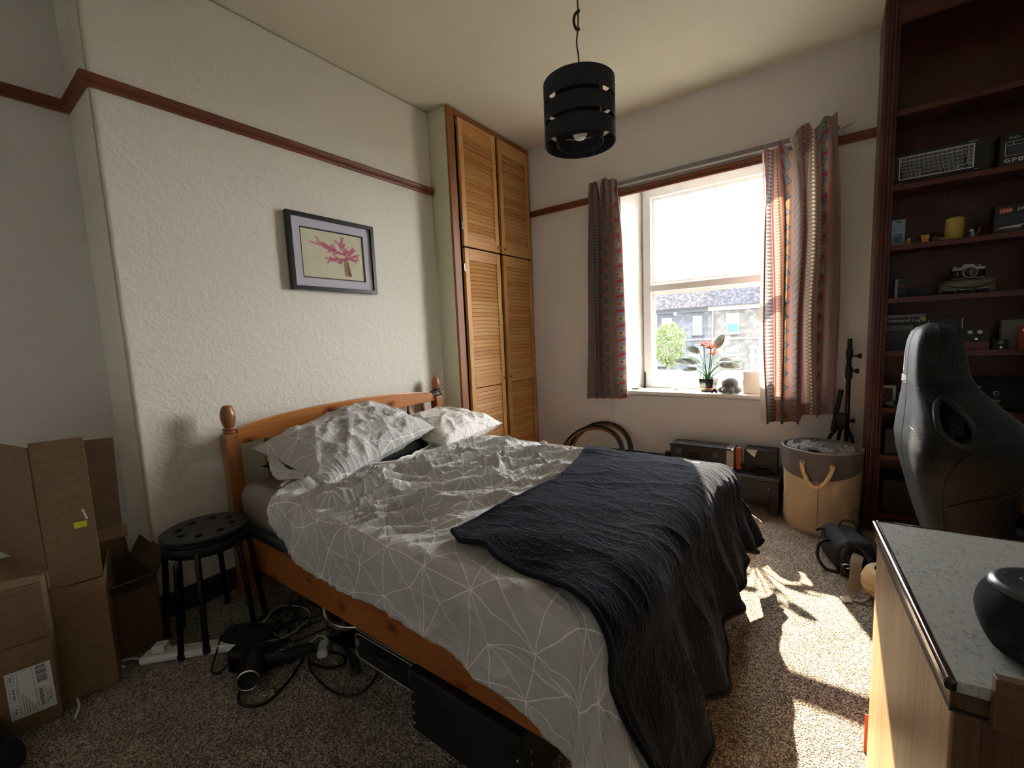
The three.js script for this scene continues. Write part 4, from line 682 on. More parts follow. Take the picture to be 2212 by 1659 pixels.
// ------------------------------------------------------------ power strip, cables and gadgets on the carpet
{
  const t = thing('power_strip', 'white extension lead block with sockets lying under the stools', 'power strip', [0.40, 0.0, 3.0], Math.atan2(2.865 - 3.141, 0.525 - 0.268) * -1);
  part('body', mv(bx(0.38, 0.03, 0.058, 0.01), 0, 0.0155, 0), whitePlastic, t); part('top_plate', mv(bx(0.36, 0.004, 0.05, 0.0015), 0, 0.031, 0), mat('#e6e3da', 0.35), t);
  for (let k = 0; k < 4; k++) for (const [dx, dz, w, d] of [[0, 0.012, 0.004, 0.008], [-0.011, -0.008, 0.007, 0.004], [0.011, -0.008, 0.007, 0.004]]) part('socket_slot', mv(bx(w, 0.001, d, 0), -0.12 + k * 0.08 + dx, 0.0333, dz), blackM, t);
  part('switch', mv(bx(0.012, 0.005, 0.02, 0.002), 0.165, 0.034, 0), mat('#b03a2a', 0.4), t);
  part('lead', tube([[-0.19, 0.015, 0], [-0.24, 0.012, -0.015], [-0.28, 0.006, -0.02], [-0.33, 0.005, 0.03]], 0.0045, 30, 8), whitePlastic, t);
  const pl = (label, x, y, z, r) => { const p = thing('plug', label, 'plug', [x, y, z], r); part('body', mv(bx(0.05, 0.034, 0.045, 0.008), 0, 0.017, 0), whitePlastic, p); part('cord_grip', mv(bx(0.014, 0.012, 0.014, 0.004), 0.03, 0.012, 0), whitePlastic, p); return p; };
  pl('square white plug adaptor on the left end of the power strip', 0.318, 0.034, 3.088, 0.82);
  const p2 = thing('charger', 'white plug charger lying on the carpet with a short white lead', 'charger', [0.86, 0.0, 2.70], -0.7);
  part('body', mv(bx(0.085, 0.032, 0.04, 0.012), 0, 0.017, 0), mat('#c9c7c0', 0.35), p2); part('seam', mv(bx(0.003, 0.0325, 0.0405, 0.008), 0.015, 0.017, 0), mat('#8d8b86', 0.5), p2); part('nose', mv(bx(0.02, 0.02, 0.02, 0.006), -0.05, 0.014, 0), mat('#c9c7c0', 0.35), p2);
  part('lead', tube([[-0.06, 0.012, 0], [-0.09, 0.006, 0.01], [-0.11, 0.006, 0.04], [-0.08, 0.006, 0.06], [-0.055, 0.006, 0.09]], 0.003, 40, 6), whitePlastic, p2);
  const C = (pts, r, label, m = blackM, y = 0.006) => solo('cable', capTube(pts.map(([x, z, h]) => [x, h ?? y + 0.0, z]), r, 120, 8), m, label, 'cable');
  C([[0.809, 2.787], [0.765, 2.874], [0.765, 2.941], [0.8, 2.995], [0.865, 3.007], [0.922, 2.963], [0.901, 2.879], [0.85, 2.79, 0.012], [0.811, 2.74, 0.014], [0.864, 2.701], [0.945, 2.67], [0.994, 2.697], [0.967, 2.743, 0.012], [0.881, 2.77, 0.012]], 0.0052, 'thick black cable looping out onto the carpet nearest the camera');
  C([[0.854, 2.76, 0.018], [0.92, 2.79, 0.012], [0.991, 2.795], [1.085, 2.797], [1.157, 2.77], [1.176, 2.726], [1.147, 2.654]], 0.0038, 'thin black cable curving towards the piped case');
  C([[0.905, 2.633], [1.0, 2.655], [1.07, 2.68, 0.008], [1.083, 2.696], [1.062, 2.7], [0.99, 2.668], [0.918, 2.645]], 0.0055, 'folded black strap loop beside the drum');
  C([[0.457, 2.92, 0.05], [0.51, 2.964, 0.012], [0.56, 2.995], [0.586, 3.003], [0.619, 2.996], [0.597, 2.939], [0.64, 2.90]], 0.0035, 'thin black cable looping below the stool legs');
  C([[0.25, 3.19], [0.236, 3.201], [0.2, 3.26], [0.26, 3.33, 0.006], [0.36, 3.34], [0.42, 3.36]], 0.004, 'white cable running under the cardboard boxes', whitePlastic);
  const tangle = [];
  for (let k = 0; k < 11; k++) {
    let x = rr(0.45, 0.75), z = rr(2.62, 2.84); const pts = [], n = 9; let a = rnd() * 6.28;
    for (let i = 0; i < n; i++) { pts.push([x, z, 0.006 + 0.0035 * (k % 4) + 0.02 * rnd() * (i % 2)]); a += rr(0.4, 1.5) * (k & 1 ? 1 : -1); const l = rr(0.05, 0.12); x = clamp(x + Math.cos(a) * l, 0.42, 0.9); z = clamp(z + Math.sin(a) * l, 2.55, 2.9); }
    tangle.push([capTube(pts.map(([x, z, h]) => [x, h, z]), rr(0.0022, 0.0035), 120, 7), k % 5 === 3]);
  }
  const tg = solo('cable_tangle', mergeGeometries(tangle.filter((a) => !a[1]).map((a) => a[0])), blackM, 'tangle of thin black cables heaped by the bed leg', 'cables'); tg.userData.kind = 'stuff';
  const tw = solo('cable', tangle.find((a) => a[1])[0], whitePlastic, 'thin white cable threaded through the black tangle', 'cable');
  const h = thing('hair_dryer', 'black handheld dryer with a round silver-ringed end on the carpet', 'dryer', [0.755, 0.0, 2.925], 0.98);
  part('barrel', lathe(smoothPts([[0, -0.075], [0.03, -0.075], [0.042, -0.07], [0.045, -0.03], [0.043, 0.04], [0.036, 0.07], [0.03, 0.075], [0, 0.072]], 40), 32).rotateX(Math.PI / 2).translate(0, 0.046, 0), blackM, h);
  part('end_ring', new THREE.TorusGeometry(0.037, 0.004, 8, 40).translate(0, 0.046, 0.073), chrome, h, 'silver end ring'); part('grille', mv(cyl(0.034, 0.034, 0.004, 32).rotateX(Math.PI / 2), 0, 0.046, 0.0735), mat('#2a2a2c', 0.5, { metalness: 0.5 }), h);
  part('handle', tube([[0.02, 0.046, -0.02], [0.08, 0.04, -0.03], [0.19, 0.03, -0.045]], 0.022, 24, 14), blackM, h); part('handle_cap', mv(new THREE.SphereGeometry(0.022, 16, 12), 0.19, 0.03, -0.045), blackM, h); part('button', mv(bx(0.02, 0.008, 0.01, 0.003), 0.1, 0.062, -0.034), chrome, h);
  const ad = thing('power_brick', 'square black power adaptor standing beside the hair dryer', 'adaptor', [0.662, 0, 2.93], 0.5); part('body', mv(bx(0.07, 0.085, 0.055, 0.008), 0, 0.0428, 0), blackM, ad); part('pin_plate', mv(bx(0.04, 0.04, 0.004, 0.002), 0, 0.045, 0.0285), blackGloss, ad);
  const po = thing('cloth_pouch', 'crumpled black cloth pouch lying across the power strip', 'pouch', [0.535, 0.036, 2.842], 0.6);
  const pg = shell((u, v) => { const a = u * 6.283, r = v; return V(Math.cos(a) * r * 0.125, 0.05 * Math.pow(1 - r * r, 0.7) * (0.75 + 0.5 * vn(Math.cos(a) * r * 3 + 5, Math.sin(a) * r * 3 + 5, 58)), Math.sin(a) * r * 0.055); }, 40, 16, 0); part('body', pg, blackCloth, po); part('drawstring', tube([[0.1, 0.02, 0], [0.13, 0.012, 0.02], [0.17, 0.0, 0.0], [0.2, -0.03, 0.02]], 0.002, 20, 6), mat('#8a8880', 0.8), po);
}
// under the bed
{
  const d = thing('snare_drum', 'black drum with a silver hoop pushed under the bed', 'drum', [0.85, 0, 2.475]);
  part('shell', lathe([[0.0, 0.0], [0.172, 0.0], [0.176, 0.012], [0.176, 0.18], [0.17, 0.188], [0, 0.188]], 64), blackGloss, d);
  part('hoop', lathe([[0.176, 0.085], [0.184, 0.085], [0.186, 0.1], [0.184, 0.106], [0.176, 0.106]], 64), chrome, d, 'silver hoop'); part('hoop', lathe([[0.172, 0.178], [0.181, 0.178], [0.181, 0.2], [0.172, 0.2], [0.172, 0.178]], 64), blackM, d);
  for (let k = 0; k < 8; k++) { const a = k * Math.PI / 4 + 0.35; part('lug', mv(bx(0.014, 0.05, 0.012, 0.004).rotateY(-a), Math.cos(a) * 0.181, 0.13, Math.sin(a) * 0.181), chrome, d); }
  const piping = mat('#c9c6bd', 0.6);
  const g = thing('instrument_case', 'black soft case with thin white piping under the bed', 'case', [1.215, 0, 2.50], 0.01);
  part('body', mv(bx(0.42, 0.19, 0.3, 0.03, 'x', 4), 0, 0.096, 0), mat('#0b0b0c', 0.8), g);
  const rect = (w, h, r, z, y0) => { const q = []; for (let i = 0; i < 4; i++) for (let k = 0; k <= 4; k++) { const a = (i + k / 4) * Math.PI / 2, sx = [1, -1, -1, 1][i], sy = [1, 1, -1, -1][i]; q.push([sx * (w / 2 - r) + Math.cos(a) * r, y0 + sy * (h / 2 - r) + Math.sin(a) * r, z]); } return q; };
  part('piping', tube(rect(0.39, 0.1, 0.02, 0.152, 0.075), 0.0018, 120, 6, true), piping, g); part('piping', tube(rect(0.39, 0.03, 0.012, 0.15, 0.155), 0.0014, 120, 6, true), piping, g);
  for (const s of [-1, 1]) part('clasp', mv(bx(0.022, 0.03, 0.006, 0.002), s * 0.18, 0.09, 0.153), steel, g); part('handle', tube([[-0.06, 0.1, 0.15], [-0.05, 0.105, 0.172], [0.05, 0.105, 0.172], [0.06, 0.1, 0.15]], 0.007, 30, 8), blackM, g);
  const f = thing('storage_trunk', 'black riveted trunk under the bed nearest the camera', 'trunk', [1.655, 0, 2.545], 0.0);
  part('body', mv(bx(0.44, 0.2, 0.38, 0.006, 'x'), 0, 0.101, 0), mat('#0c0c0d', 0.7), f); part('lid', mv(bx(0.446, 0.05, 0.386, 0.008, 'x'), 0, 0.186, 0), mat('#101011', 0.65), f);
  const rv = new THREE.SphereGeometry(0.004, 10, 8); for (const x of [-0.205, 0.205]) for (let k = 0; k < 4; k++) part('rivet', rv, steel, f).position.set(x, 0.03 + k * 0.036, 0.1905); for (let k = 0; k < 4; k++) part('rivet', rv, steel, f).position.set(0.2205, 0.03 + k * 0.036, 0.15);
  part('corner_strip', mv(bx(0.012, 0.16, 0.012, 0.002), 0.217, 0.08, 0.187), blackM, f);
}

// ------------------------------------------------------------ under the window: tyres, pole, bench, case
{
  const tread = mat('#17181a', 0.8, { bumpMap: rep(plasterB, 30, 4), bumpScale: 0.002 }), tan = mat('#8a6038', 0.7), R = 0.27;
  const tyre = (label, pos, lean, roll) => {
    const t = thing('bicycle_tyre', label, 'tyre', pos, 0, 'spare bicycle tyres'); t.rotation.set(-lean, 0, roll);
    const arc = (a0, a1, r, n) => { const o = []; for (let i = 0; i <= n; i++) { const a = lerp(a0, a1, i / n); o.push([R + Math.cos(a) * r, Math.sin(a) * r * 0.95]); } return o; };
    const ringL = (a0, a1) => orient(lathe([...arc(a0, a1, 0.021, 14), ...arc(a1, a0, 0.0185, 14), arc(a0, a1, 0.021, 14)[0]], 96).rotateX(Math.PI / 2));
    part('tread', ringL(-2.1, 2.1), tread, t); part('sidewall', ringL(2.1, 2.85), tan, t, 'tan sidewall'); part('sidewall', ringL(-2.85, -2.1), tan, t, 'tan sidewall'); return t;
  };
  tyre('front bicycle tyre with tan sidewalls leaning under the window', [0.905, 0.226, 0.305], 0.68, 0); tyre('rear bicycle tyre resting flat on the wall behind the other tyre', [0.95, 0.243, 0.235], 0.62, 0.4);
  const p = thing('metal_pole', 'long black metal pole lying level along the wall behind the bed', 'pole', [0, 0, 0]);
  part('tube', rod([0.9, 0.262, 0.165], [1.5, 0.268, 0.165], 0.012, 14), blackMetal, p); part('end_clamp', mv(bx(0.045, 0.09, 0.05, 0.008), 1.505, 0.262, 0.165), blackM, p); part('end_cap', mv(new THREE.SphereGeometry(0.016, 14, 10), 0.9, 0.262, 0.165), blackM, p);
  part('leg', rod([0.91, 0.262, 0.165], [0.91, 0.0, 0.165], 0.011), blackMetal, p); 
  const b = thing('low_bench', 'long low black bench with square legs under the window', 'bench', [1.845, 0, 0.205]);
  part('top', mv(bx(0.84, 0.026, 0.3, 0.004, 'x'), 0, 0.24, 0), mat('#0b0b0d', 0.4, { bumpMap: rep(grainT, 3), bumpScale: 0.0005 }), b); part('front_panel', mv(bx(0.83, 0.15, 0.012, 0.003, 'x'), 0, 0.152, 0.142), mat('#0a0a0c', 0.55), b); part('back_panel', mv(bx(0.83, 0.15, 0.012, 0.003, 'x'), 0, 0.152, -0.142), blackM, b);
  for (const x of [-0.39, 0.39]) for (const z of [-0.12, 0.125]) part('leg', mv(bx(0.05, 0.228, 0.05, 0.004), x, 0.114, z), blackM, b);
  for (const x of [-0.3, 0.36]) part('bolt', mv(new THREE.SphereGeometry(0.006, 10, 8).scale(1, 1, 0.5), x, 0.18, 0.149), steel, b);
  const c = thing('flight_case', 'black equipment case with silver corners lying on the low bench', 'case', [1.765, 0.2535, 0.2]);
  part('body', mv(bx(0.43, 0.15, 0.15, 0.012, 'x', 3), 0, 0.076, 0), mat('#0e0f11', 0.5), c);
  for (const y of [0.008, 0.144]) for (const z of [-0.07, 0.07]) part('edge_rail', mv(bx(0.40, 0.014, 0.014, 0.003), 0, y, z), mat('#2a2c2f', 0.35, { metalness: 0.7 }), c);
  part('end_plate', mv(bx(0.052, 0.153, 0.153, 0.006), 0.193, 0.076, 0), mat('#8a8c88', 0.4, { metalness: 0.85 }), c, 'silver end plate');
  for (const y of [0.014, 0.138]) for (const z of [-0.072, 0.072]) { part('corner_ball', mv(new THREE.SphereGeometry(0.013, 14, 10), 0.209, y, z), chrome, c); part('corner_ball', mv(new THREE.SphereGeometry(0.012, 14, 10), -0.209, y, z), mat('#1b1c1e', 0.4), c); }
  part('seam', mv(bx(0.43, 0.004, 0.152, 0), 0, 0.1, 0), mat('#303236', 0.4, { metalness: 0.6 }), c);
  const hdl = part('handle_plate', mv(bx(0.09, 0.05, 0.006, 0.002), -0.04, 0.07, 0.077), mat('#1d1e20', 0.35, { metalness: 0.5 }), c); part('handle', tube([[-0.075, 0.062, 0.08], [-0.07, 0.055, 0.092], [-0.01, 0.055, 0.092], [-0.005, 0.062, 0.08]], 0.005, 24, 8), blackM, hdl);
  for (const x of [-0.15, 0.1]) { const l = part('latch', mv(bx(0.035, 0.045, 0.008, 0.002), x, 0.098, 0.078), mat('#55575a', 0.3, { metalness: 0.9 }), c); for (const s of [-1, 1]) part('rivet', mv(new THREE.SphereGeometry(0.003, 8, 6), x + s * 0.013, 0.114, 0.083), chrome, l); }
  const w = thing('wooden_leg', 'short turned orange wooden leg standing on the black bench', 'wooden leg', [2.01, 0.2535, 0.235]);
  part('shaft', mv(bx(0.036, 0.12, 0.036, 0.004), 0, 0.098, 0), mat('#b04e1c', 0.35, { map: rep(grainT, 6, 1.5), clearcoat: 0.3 }), w); part('foot', lathe(smoothPts([[0, 0], [0.014, 0.001], [0.02, 0.012], [0.018, 0.024], [0.013, 0.03], [0.017, 0.036], [0.016, 0.04], [0, 0.04]], 30), 24), mat('#b04e1c', 0.35, { clearcoat: 0.3 }), w);
  const k = thing('black_carton', 'black carton with a torn white paper on the bench', 'box', [2.14, 0.2535, 0.165]);
  part('body', mv(bx(0.2, 0.15, 0.13, 0.003), 0, 0.076, 0), mat('#0a0b0d', 0.6), k); part('torn_paper', plate([[-0.09, 0], [-0.02, 0.002], [-0.035, -0.05], [-0.06, -0.03]], 0.0008).translate(0, 0.148, 0.066), mat('#c9c8c2', 0.8), k, 'torn white paper');
  const sb = thing('small_black_box', 'flat small black box lying slanted on the bench beside the basket', 'box', [2.15, 0.2535, 0.275], 0.5); part('base', mv(bx(0.1, 0.02, 0.045, 0.003), 0, 0.0105, 0), blackM, sb); part('lid', mv(bx(0.102, 0.012, 0.047, 0.003), 0, 0.0265, 0), blackGloss, sb);
}

// ------------------------------------------------------------ laundry basket
{
  const t = thing('laundry_basket', 'round cream canvas laundry basket with a grey top band and rope handles', 'basket', [2.478, 0, 0.345]);
  const canvas = mat('#c6b392', 0.95, { bumpMap: rep(weaveB, 24), bumpScale: 0.0006 }), band = mat('#6a6664', 0.95, { bumpMap: rep(weaveB, 24), bumpScale: 0.0006 });
  const HB = 0.5, rad = (y) => lut([[0, 0.178], [0.03, 0.188], [0.15, 0.194], [0.35, 0.199], [0.5, 0.203]], y), wr = (a, y) => 0.006 * sn(a * 2.2, y * 7, 101) + 0.004 * Math.pow(ridge(a * 3 + y * 6, y * 10, 102), 3) * sm(0.35, 0.05, y);
  const wall = (y0f, y1, off, n, m) => shell((u, v) => { const a = u * 6.28318, y = lerp(y0f(a), y1, v), r = rad(y) + wr(Math.cos(a) * 2, y) + wr(Math.sin(a) * 2, y) + off; return V(Math.cos(a) * r, y, Math.sin(a) * r); }, n, m, 0.003, (u, v) => [u * 1.25, v * 0.5]);
  part('canvas_body', wall(() => 0.0, HB, 0, 120, 40), canvas, t); part('base', mv(cyl(0.177, 0.177, 0.006, 64), 0, 0.004, 0), canvas, t);
  part('top_band', wall((a) => 0.372 + 0.012 * Math.sin(a * 2 + 1) - 0.028 * Math.max(0, Math.sin(a * 1.0 - 0.2)), HB + 0.002, 0.0022, 120, 12), band, t, 'grey top band');
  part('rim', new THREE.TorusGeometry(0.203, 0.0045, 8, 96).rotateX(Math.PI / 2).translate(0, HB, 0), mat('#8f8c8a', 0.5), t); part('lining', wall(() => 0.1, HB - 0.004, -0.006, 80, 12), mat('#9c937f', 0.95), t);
  part('seam', tube([0, 0.1, 0.2, 0.3, 0.4, 0.49].map((y) => { const r = rad(y) + 0.0045, a = 1.62; return [Math.cos(a) * r, y, Math.sin(a) * r]; }), 0.0012, 30, 6), mat('#7a6a50', 0.9), t);
  const rope = mat('#d9bd8c', 0.85);
  for (const a0 of [1.66, 1.66 + Math.PI]) {
    const pt = (s) => { const a = a0 + (s - 0.5) * 0.72, y = 0.43 - 0.125 * Math.pow(Math.sin(Math.PI * s), 0.75), r = rad(y) + 0.012 + 0.016 * Math.sin(Math.PI * s); return V(Math.cos(a) * r, y, Math.sin(a) * r); };
    const h = new THREE.Group(); h.name = a0 < 3 ? 'rope_handle' : 'rope_handle_001'; t.add(h);
    for (let k = 0; k < 3; k++) { const pts = []; for (let i = 0; i <= 60; i++) { const s = i / 60, p = pt(s), n = pt(Math.min(1, s + 0.01)).sub(pt(Math.max(0, s - 0.01))).normalize(), o = V(Math.cos(a0), 0, Math.sin(a0)), b = n.clone().cross(o).normalize(), ang = s * 50 + k * 2.094; pts.push(p.addScaledVector(o, Math.cos(ang) * 0.0055).addScaledVector(b, Math.sin(ang) * 0.0055)); } part('strand', capTube(pts, 0.0062, 130, 7), rope, h); }
    for (const s of [0, 1]) { const p = pt(s), g = new THREE.TorusGeometry(0.0125, 0.0028, 8, 24); const a = a0 + (s - 0.5) * 0.72; g.rotateY(Math.PI / 2 - a); part('eyelet', g.translate(Math.cos(a) * (rad(0.43) + 0.005), 0.432, Math.sin(a) * (rad(0.43) + 0.005)), chrome, h); }
  }
  const lt = drawTex(512, 128, (c, w, h) => { c.clearRect(0, 0, w, h); c.fillStyle = '#cdb38c'; c.fillRect(0, 0, w, h); c.fillStyle = '#4a4036'; c.font = '92px sans-serif'; c.fillText('LAUNDRY', 18, 98); });
  const lg = shell((u, v) => { const a = 0.98 - u * 0.62, y = 0.13 + (1 - v) * 0.055, r = rad(y) + wr(Math.cos(a) * 2, y) + wr(Math.sin(a) * 2, y) + 0.0035; return V(Math.cos(a) * r, y, Math.sin(a) * r); }, 24, 4, 0, (u, v) => [u, 1 - v]);
  part('printed_word', lg, mat('#ffffff', 0.95, { map: lt }), t);
  const cloth = (label, cx, cz, w, d, h, s, col) => { const g = shell((u, v) => { const x = 2 * u - 1, z = 2 * v - 1, r2 = clamp(1 - (x * x + z * z) / 2), y = h * Math.pow(r2, 0.6) * (0.55 + 0.9 * vn(x * 1.6 + 5, z * 1.6 + 5, s)) + 0.035 * Math.pow(ridge(x * 2.3 + z, z * 2.6 - x, s + 1), 2) + 0.012 * Math.pow(ridge(x * 6, z * 7, s + 2), 2), q = Math.max(1, Math.hypot(x, z)); return V(x / q * w, y, z / q * d); }, 56, 56, 0); return solo('clothing', g, mat(col, 0.95, { sheen: 0.2 }), label, 'clothes', [2.478 + cx, 0.415, 0.345 + cz]); };
  cloth('crumpled grey garment heaped at the left inside the laundry basket', -0.035, 0.01, 0.145, 0.15, 0.075, 111, '#84868a'); cloth('crumpled light grey garment at the right inside the laundry basket', 0.085, 0.04, 0.1, 0.12, 0.055, 121, '#aeaba4');
}
// ------------------------------------------------------------ black folded stand in the corner
{
  const t = thing('tripod_stand', 'folded black tripod stand standing against the wall behind the basket', 'stand', [2.605, 0, 0.09]);
  part('main_tube', rod([0, 0.45, 0], [-0.002, 1.145, -0.02], 0.0125, 16), blackMetal, t); part('collar', mv(cyl(0.019, 0.019, 0.07, 18), -0.001, 0.93, -0.012), blackM, t); part('collar', mv(cyl(0.018, 0.018, 0.05, 18), -0.001, 1.05, -0.016), blackM, t);
  for (const [y, l] of [[1.035, 0.05], [0.94, 0.04], [0.62, 0.03]]) { part('clamp_arm', rod([0, y, -0.01], [l, y, -0.01], 0.006), blackM, t); part('knob', mv(cyl(0.014, 0.014, 0.02, 12).rotateZ(Math.PI / 2), l, y, -0.01), blackM, t); }
  part('inner_tube', rod([0.0, 0.05, 0.005], [0, 0.5, 0], 0.009, 14), blackMetal, t);
  part('side_tube', rod([-0.075, 0.55, 0.02], [-0.035, 0.82, 0.0], 0.0125, 16), blackMetal, t); part('hub', mv(bx(0.06, 0.1, 0.045, 0.012), -0.03, 0.62, 0.01), blackM, t);
  for (const [x, z] of [[-0.12, 0.04], [0.035, 0.03], [-0.055, -0.02]]) part('leg', tube([[-0.02, 0.6, 0.01], [x * 0.7, 0.52, z * 0.6], [x, 0.36, z], [x * 0.95, 0.03, z]], 0.0105, 40, 10), blackMetal, t);
}
// ------------------------------------------------------------ bag, harness and hat on the carpet
{
  const b = thing('backpack', 'small black backpack with orange patches lying by the basket', 'backpack', [2.60, 0, 0.83], 0.35);
  const g = new RoundedBoxGeometry(0.16, 0.17, 0.26, 8, 0.05), p = g.attributes.position; for (let i = 0; i < p.count; i++) { const k = 1 + 0.13 * sn(p.getX(i) * 18 + 4, p.getZ(i) * 16 + p.getY(i) * 15, 131); p.setXYZ(i, p.getX(i) * k, Math.max(-0.083, p.getY(i) * k), p.getZ(i) * k); } g.computeVertexNormals();
  part('body', g.translate(0, 0.087, 0), mat('#131416', 0.85), b); part('pocket', bx(0.1, 0.09, 0.05, 0.02, 'y', 4).rotateX(0.2).translate(0.0, 0.075, 0.135), mat('#0e0f10', 0.8), b);
  part('strap', tube([[-0.07, 0.13, 0.0], [-0.13, 0.12, 0.03], [-0.15, 0.06, 0.06], [-0.12, 0.008, 0.08], [-0.07, 0.008, 0.1]], 0.008, 40, 6), blackM, b); part('strap', tube([[-0.07, 0.15, -0.06], [-0.1, 0.155, -0.07], [-0.115, 0.15, -0.06]], 0.008, 20, 6), blackM, b); part('grab_handle', tube([[-0.02, 0.165, -0.06], [0.0, 0.21, -0.06], [0.05, 0.205, -0.05], [0.06, 0.165, -0.04]], 0.006, 30, 8), blackM, b);
  const sole = (x, z, r) => { const q = part('patch_frame', bx(0.062, 0.06, 0.016, 0.007, 'y', 3).rotateX(-0.5).rotateY(r).translate(x, 0.04, z), blackM, b); part('orange_patch', bx(0.042, 0.036, 0.006, 0.002).rotateX(-0.5).rotateY(r).translate(x + 0.004 * Math.sin(r), 0.046, z + 0.008), mat('#b8653a', 0.8), q); };
  sole(-0.05, 0.15, -0.3); sole(0.01, 0.185, -0.3); part('zip_pull', mv(bx(0.008, 0.03, 0.004, 0.002), 0.03, 0.1, 0.168), mat('#8d8f90', 0.4, { metalness: 0.8 }), b);
  const h = thing('strap_harness', 'beige webbing harness with black straps and metal buckle on the carpet', 'harness', [2.632, 0, 1.075], 0.1);
  const web = mat('#8a7c66', 0.9), ribbon = (pts, w, m, n) => part(n, (() => { const c = new THREE.CatmullRomCurve3(pts.map((q) => V(...q))), f = (u, v) => { const q = c.getPoint(u), tn = c.getTangent(u), s = tn.clone().cross(V(0.2, 1, 0.1)).normalize(); return q.addScaledVector(s, (v - 0.5) * w); }; return shell(f, 40, 4, 0.003); })(), m, h);
  ribbon([[0.02, 0.13, -0.1], [0.0, 0.12, -0.03], [-0.01, 0.07, 0.03], [-0.03, 0.02, 0.08], [-0.055, 0.006, 0.11]], 0.045, web, 'webbing'); ribbon([[-0.055, 0.006, 0.1], [0.0, 0.01, 0.12], [0.03, 0.03, 0.1], [0.035, 0.07, 0.04]], 0.014, web, 'webbing');
  ribbon([[-0.03, 0.06, -0.02], [-0.04, 0.12, -0.08], [-0.0, 0.16, -0.13], [0.04, 0.15, -0.11], [0.07, 0.1, -0.01], [0.085, 0.06, 0.04]], 0.024, blackM, 'strap'); part('buckle_frame', new THREE.TorusGeometry(0.016, 0.003, 6, 20).rotateX(0.5).translate(-0.035, 0.09, -0.03), chrome, h, 'metal buckle');
  part('clip', mv(bx(0.012, 0.028, 0.02, 0.003), 0.087, 0.055, 0.045), blackM, h); part('hang_tag', bx(0.04, 0.0015, 0.03, 0.0005).rotateX(0.3).rotateY(0.5).translate(-0.055, 0.014, 0.135), mat('#c9b6a6', 0.7), h, 'pale pink tag'); part('gold_clip', tube([[0.02, 0.07, 0.04], [0.05, 0.055, 0.065], [0.06, 0.05, 0.06], [0.035, 0.062, 0.035], [0.02, 0.072, 0.03]], 0.004, 30, 6), brass, h, 'shiny clip');
  const hat = thing('straw_hat', 'pale straw-coloured woven basket hat behind the drawer unit corner', 'hat', [2.752, 0, 1.09]);
  part('crown', lathe(smoothPts([[0, 0.0], [0.06, 0.002], [0.1, 0.03], [0.108, 0.07], [0.098, 0.11], [0.085, 0.128], [0.06, 0.13]], 40), 48), mat('#c7ad80', 0.85, { bumpMap: rep(grainT, 1, 14), bumpScale: 0.004 }), hat);
  for (let k = 0; k < 4; k++) part('woven_rib', new THREE.TorusGeometry([0.078, 0.1, 0.1085, 0.106][k], 0.003, 6, 60).rotateX(Math.PI / 2).translate(0, [0.012, 0.03, 0.055, 0.085][k], 0), mat('#a88f62', 0.9), hat);
  const blk = thing('dark_clothing', 'heap of dark clothing lying beside the bookcase', 'clothes', [2.80, 0, 0.82]); part('heap', shell((u, v) => { const a = u * 6.283, r = v; return V(Math.cos(a) * r * 0.12, 0.13 * Math.pow(1 - r * r, 0.6) * (0.7 + 0.6 * vn(Math.cos(a) * r * 3 + 7, Math.sin(a) * r * 3 + 7, 141)) + 0.002, Math.sin(a) * r * 0.17); }, 50, 20, 0), mat('#0c0d10', 0.95), blk); part('white_trim', tube([[-0.05, 0.1, 0.08], [-0.02, 0.12, 0.06], [0.03, 0.11, 0.07]], 0.006, 20, 6), mat('#9a9a98', 0.8), blk);
}

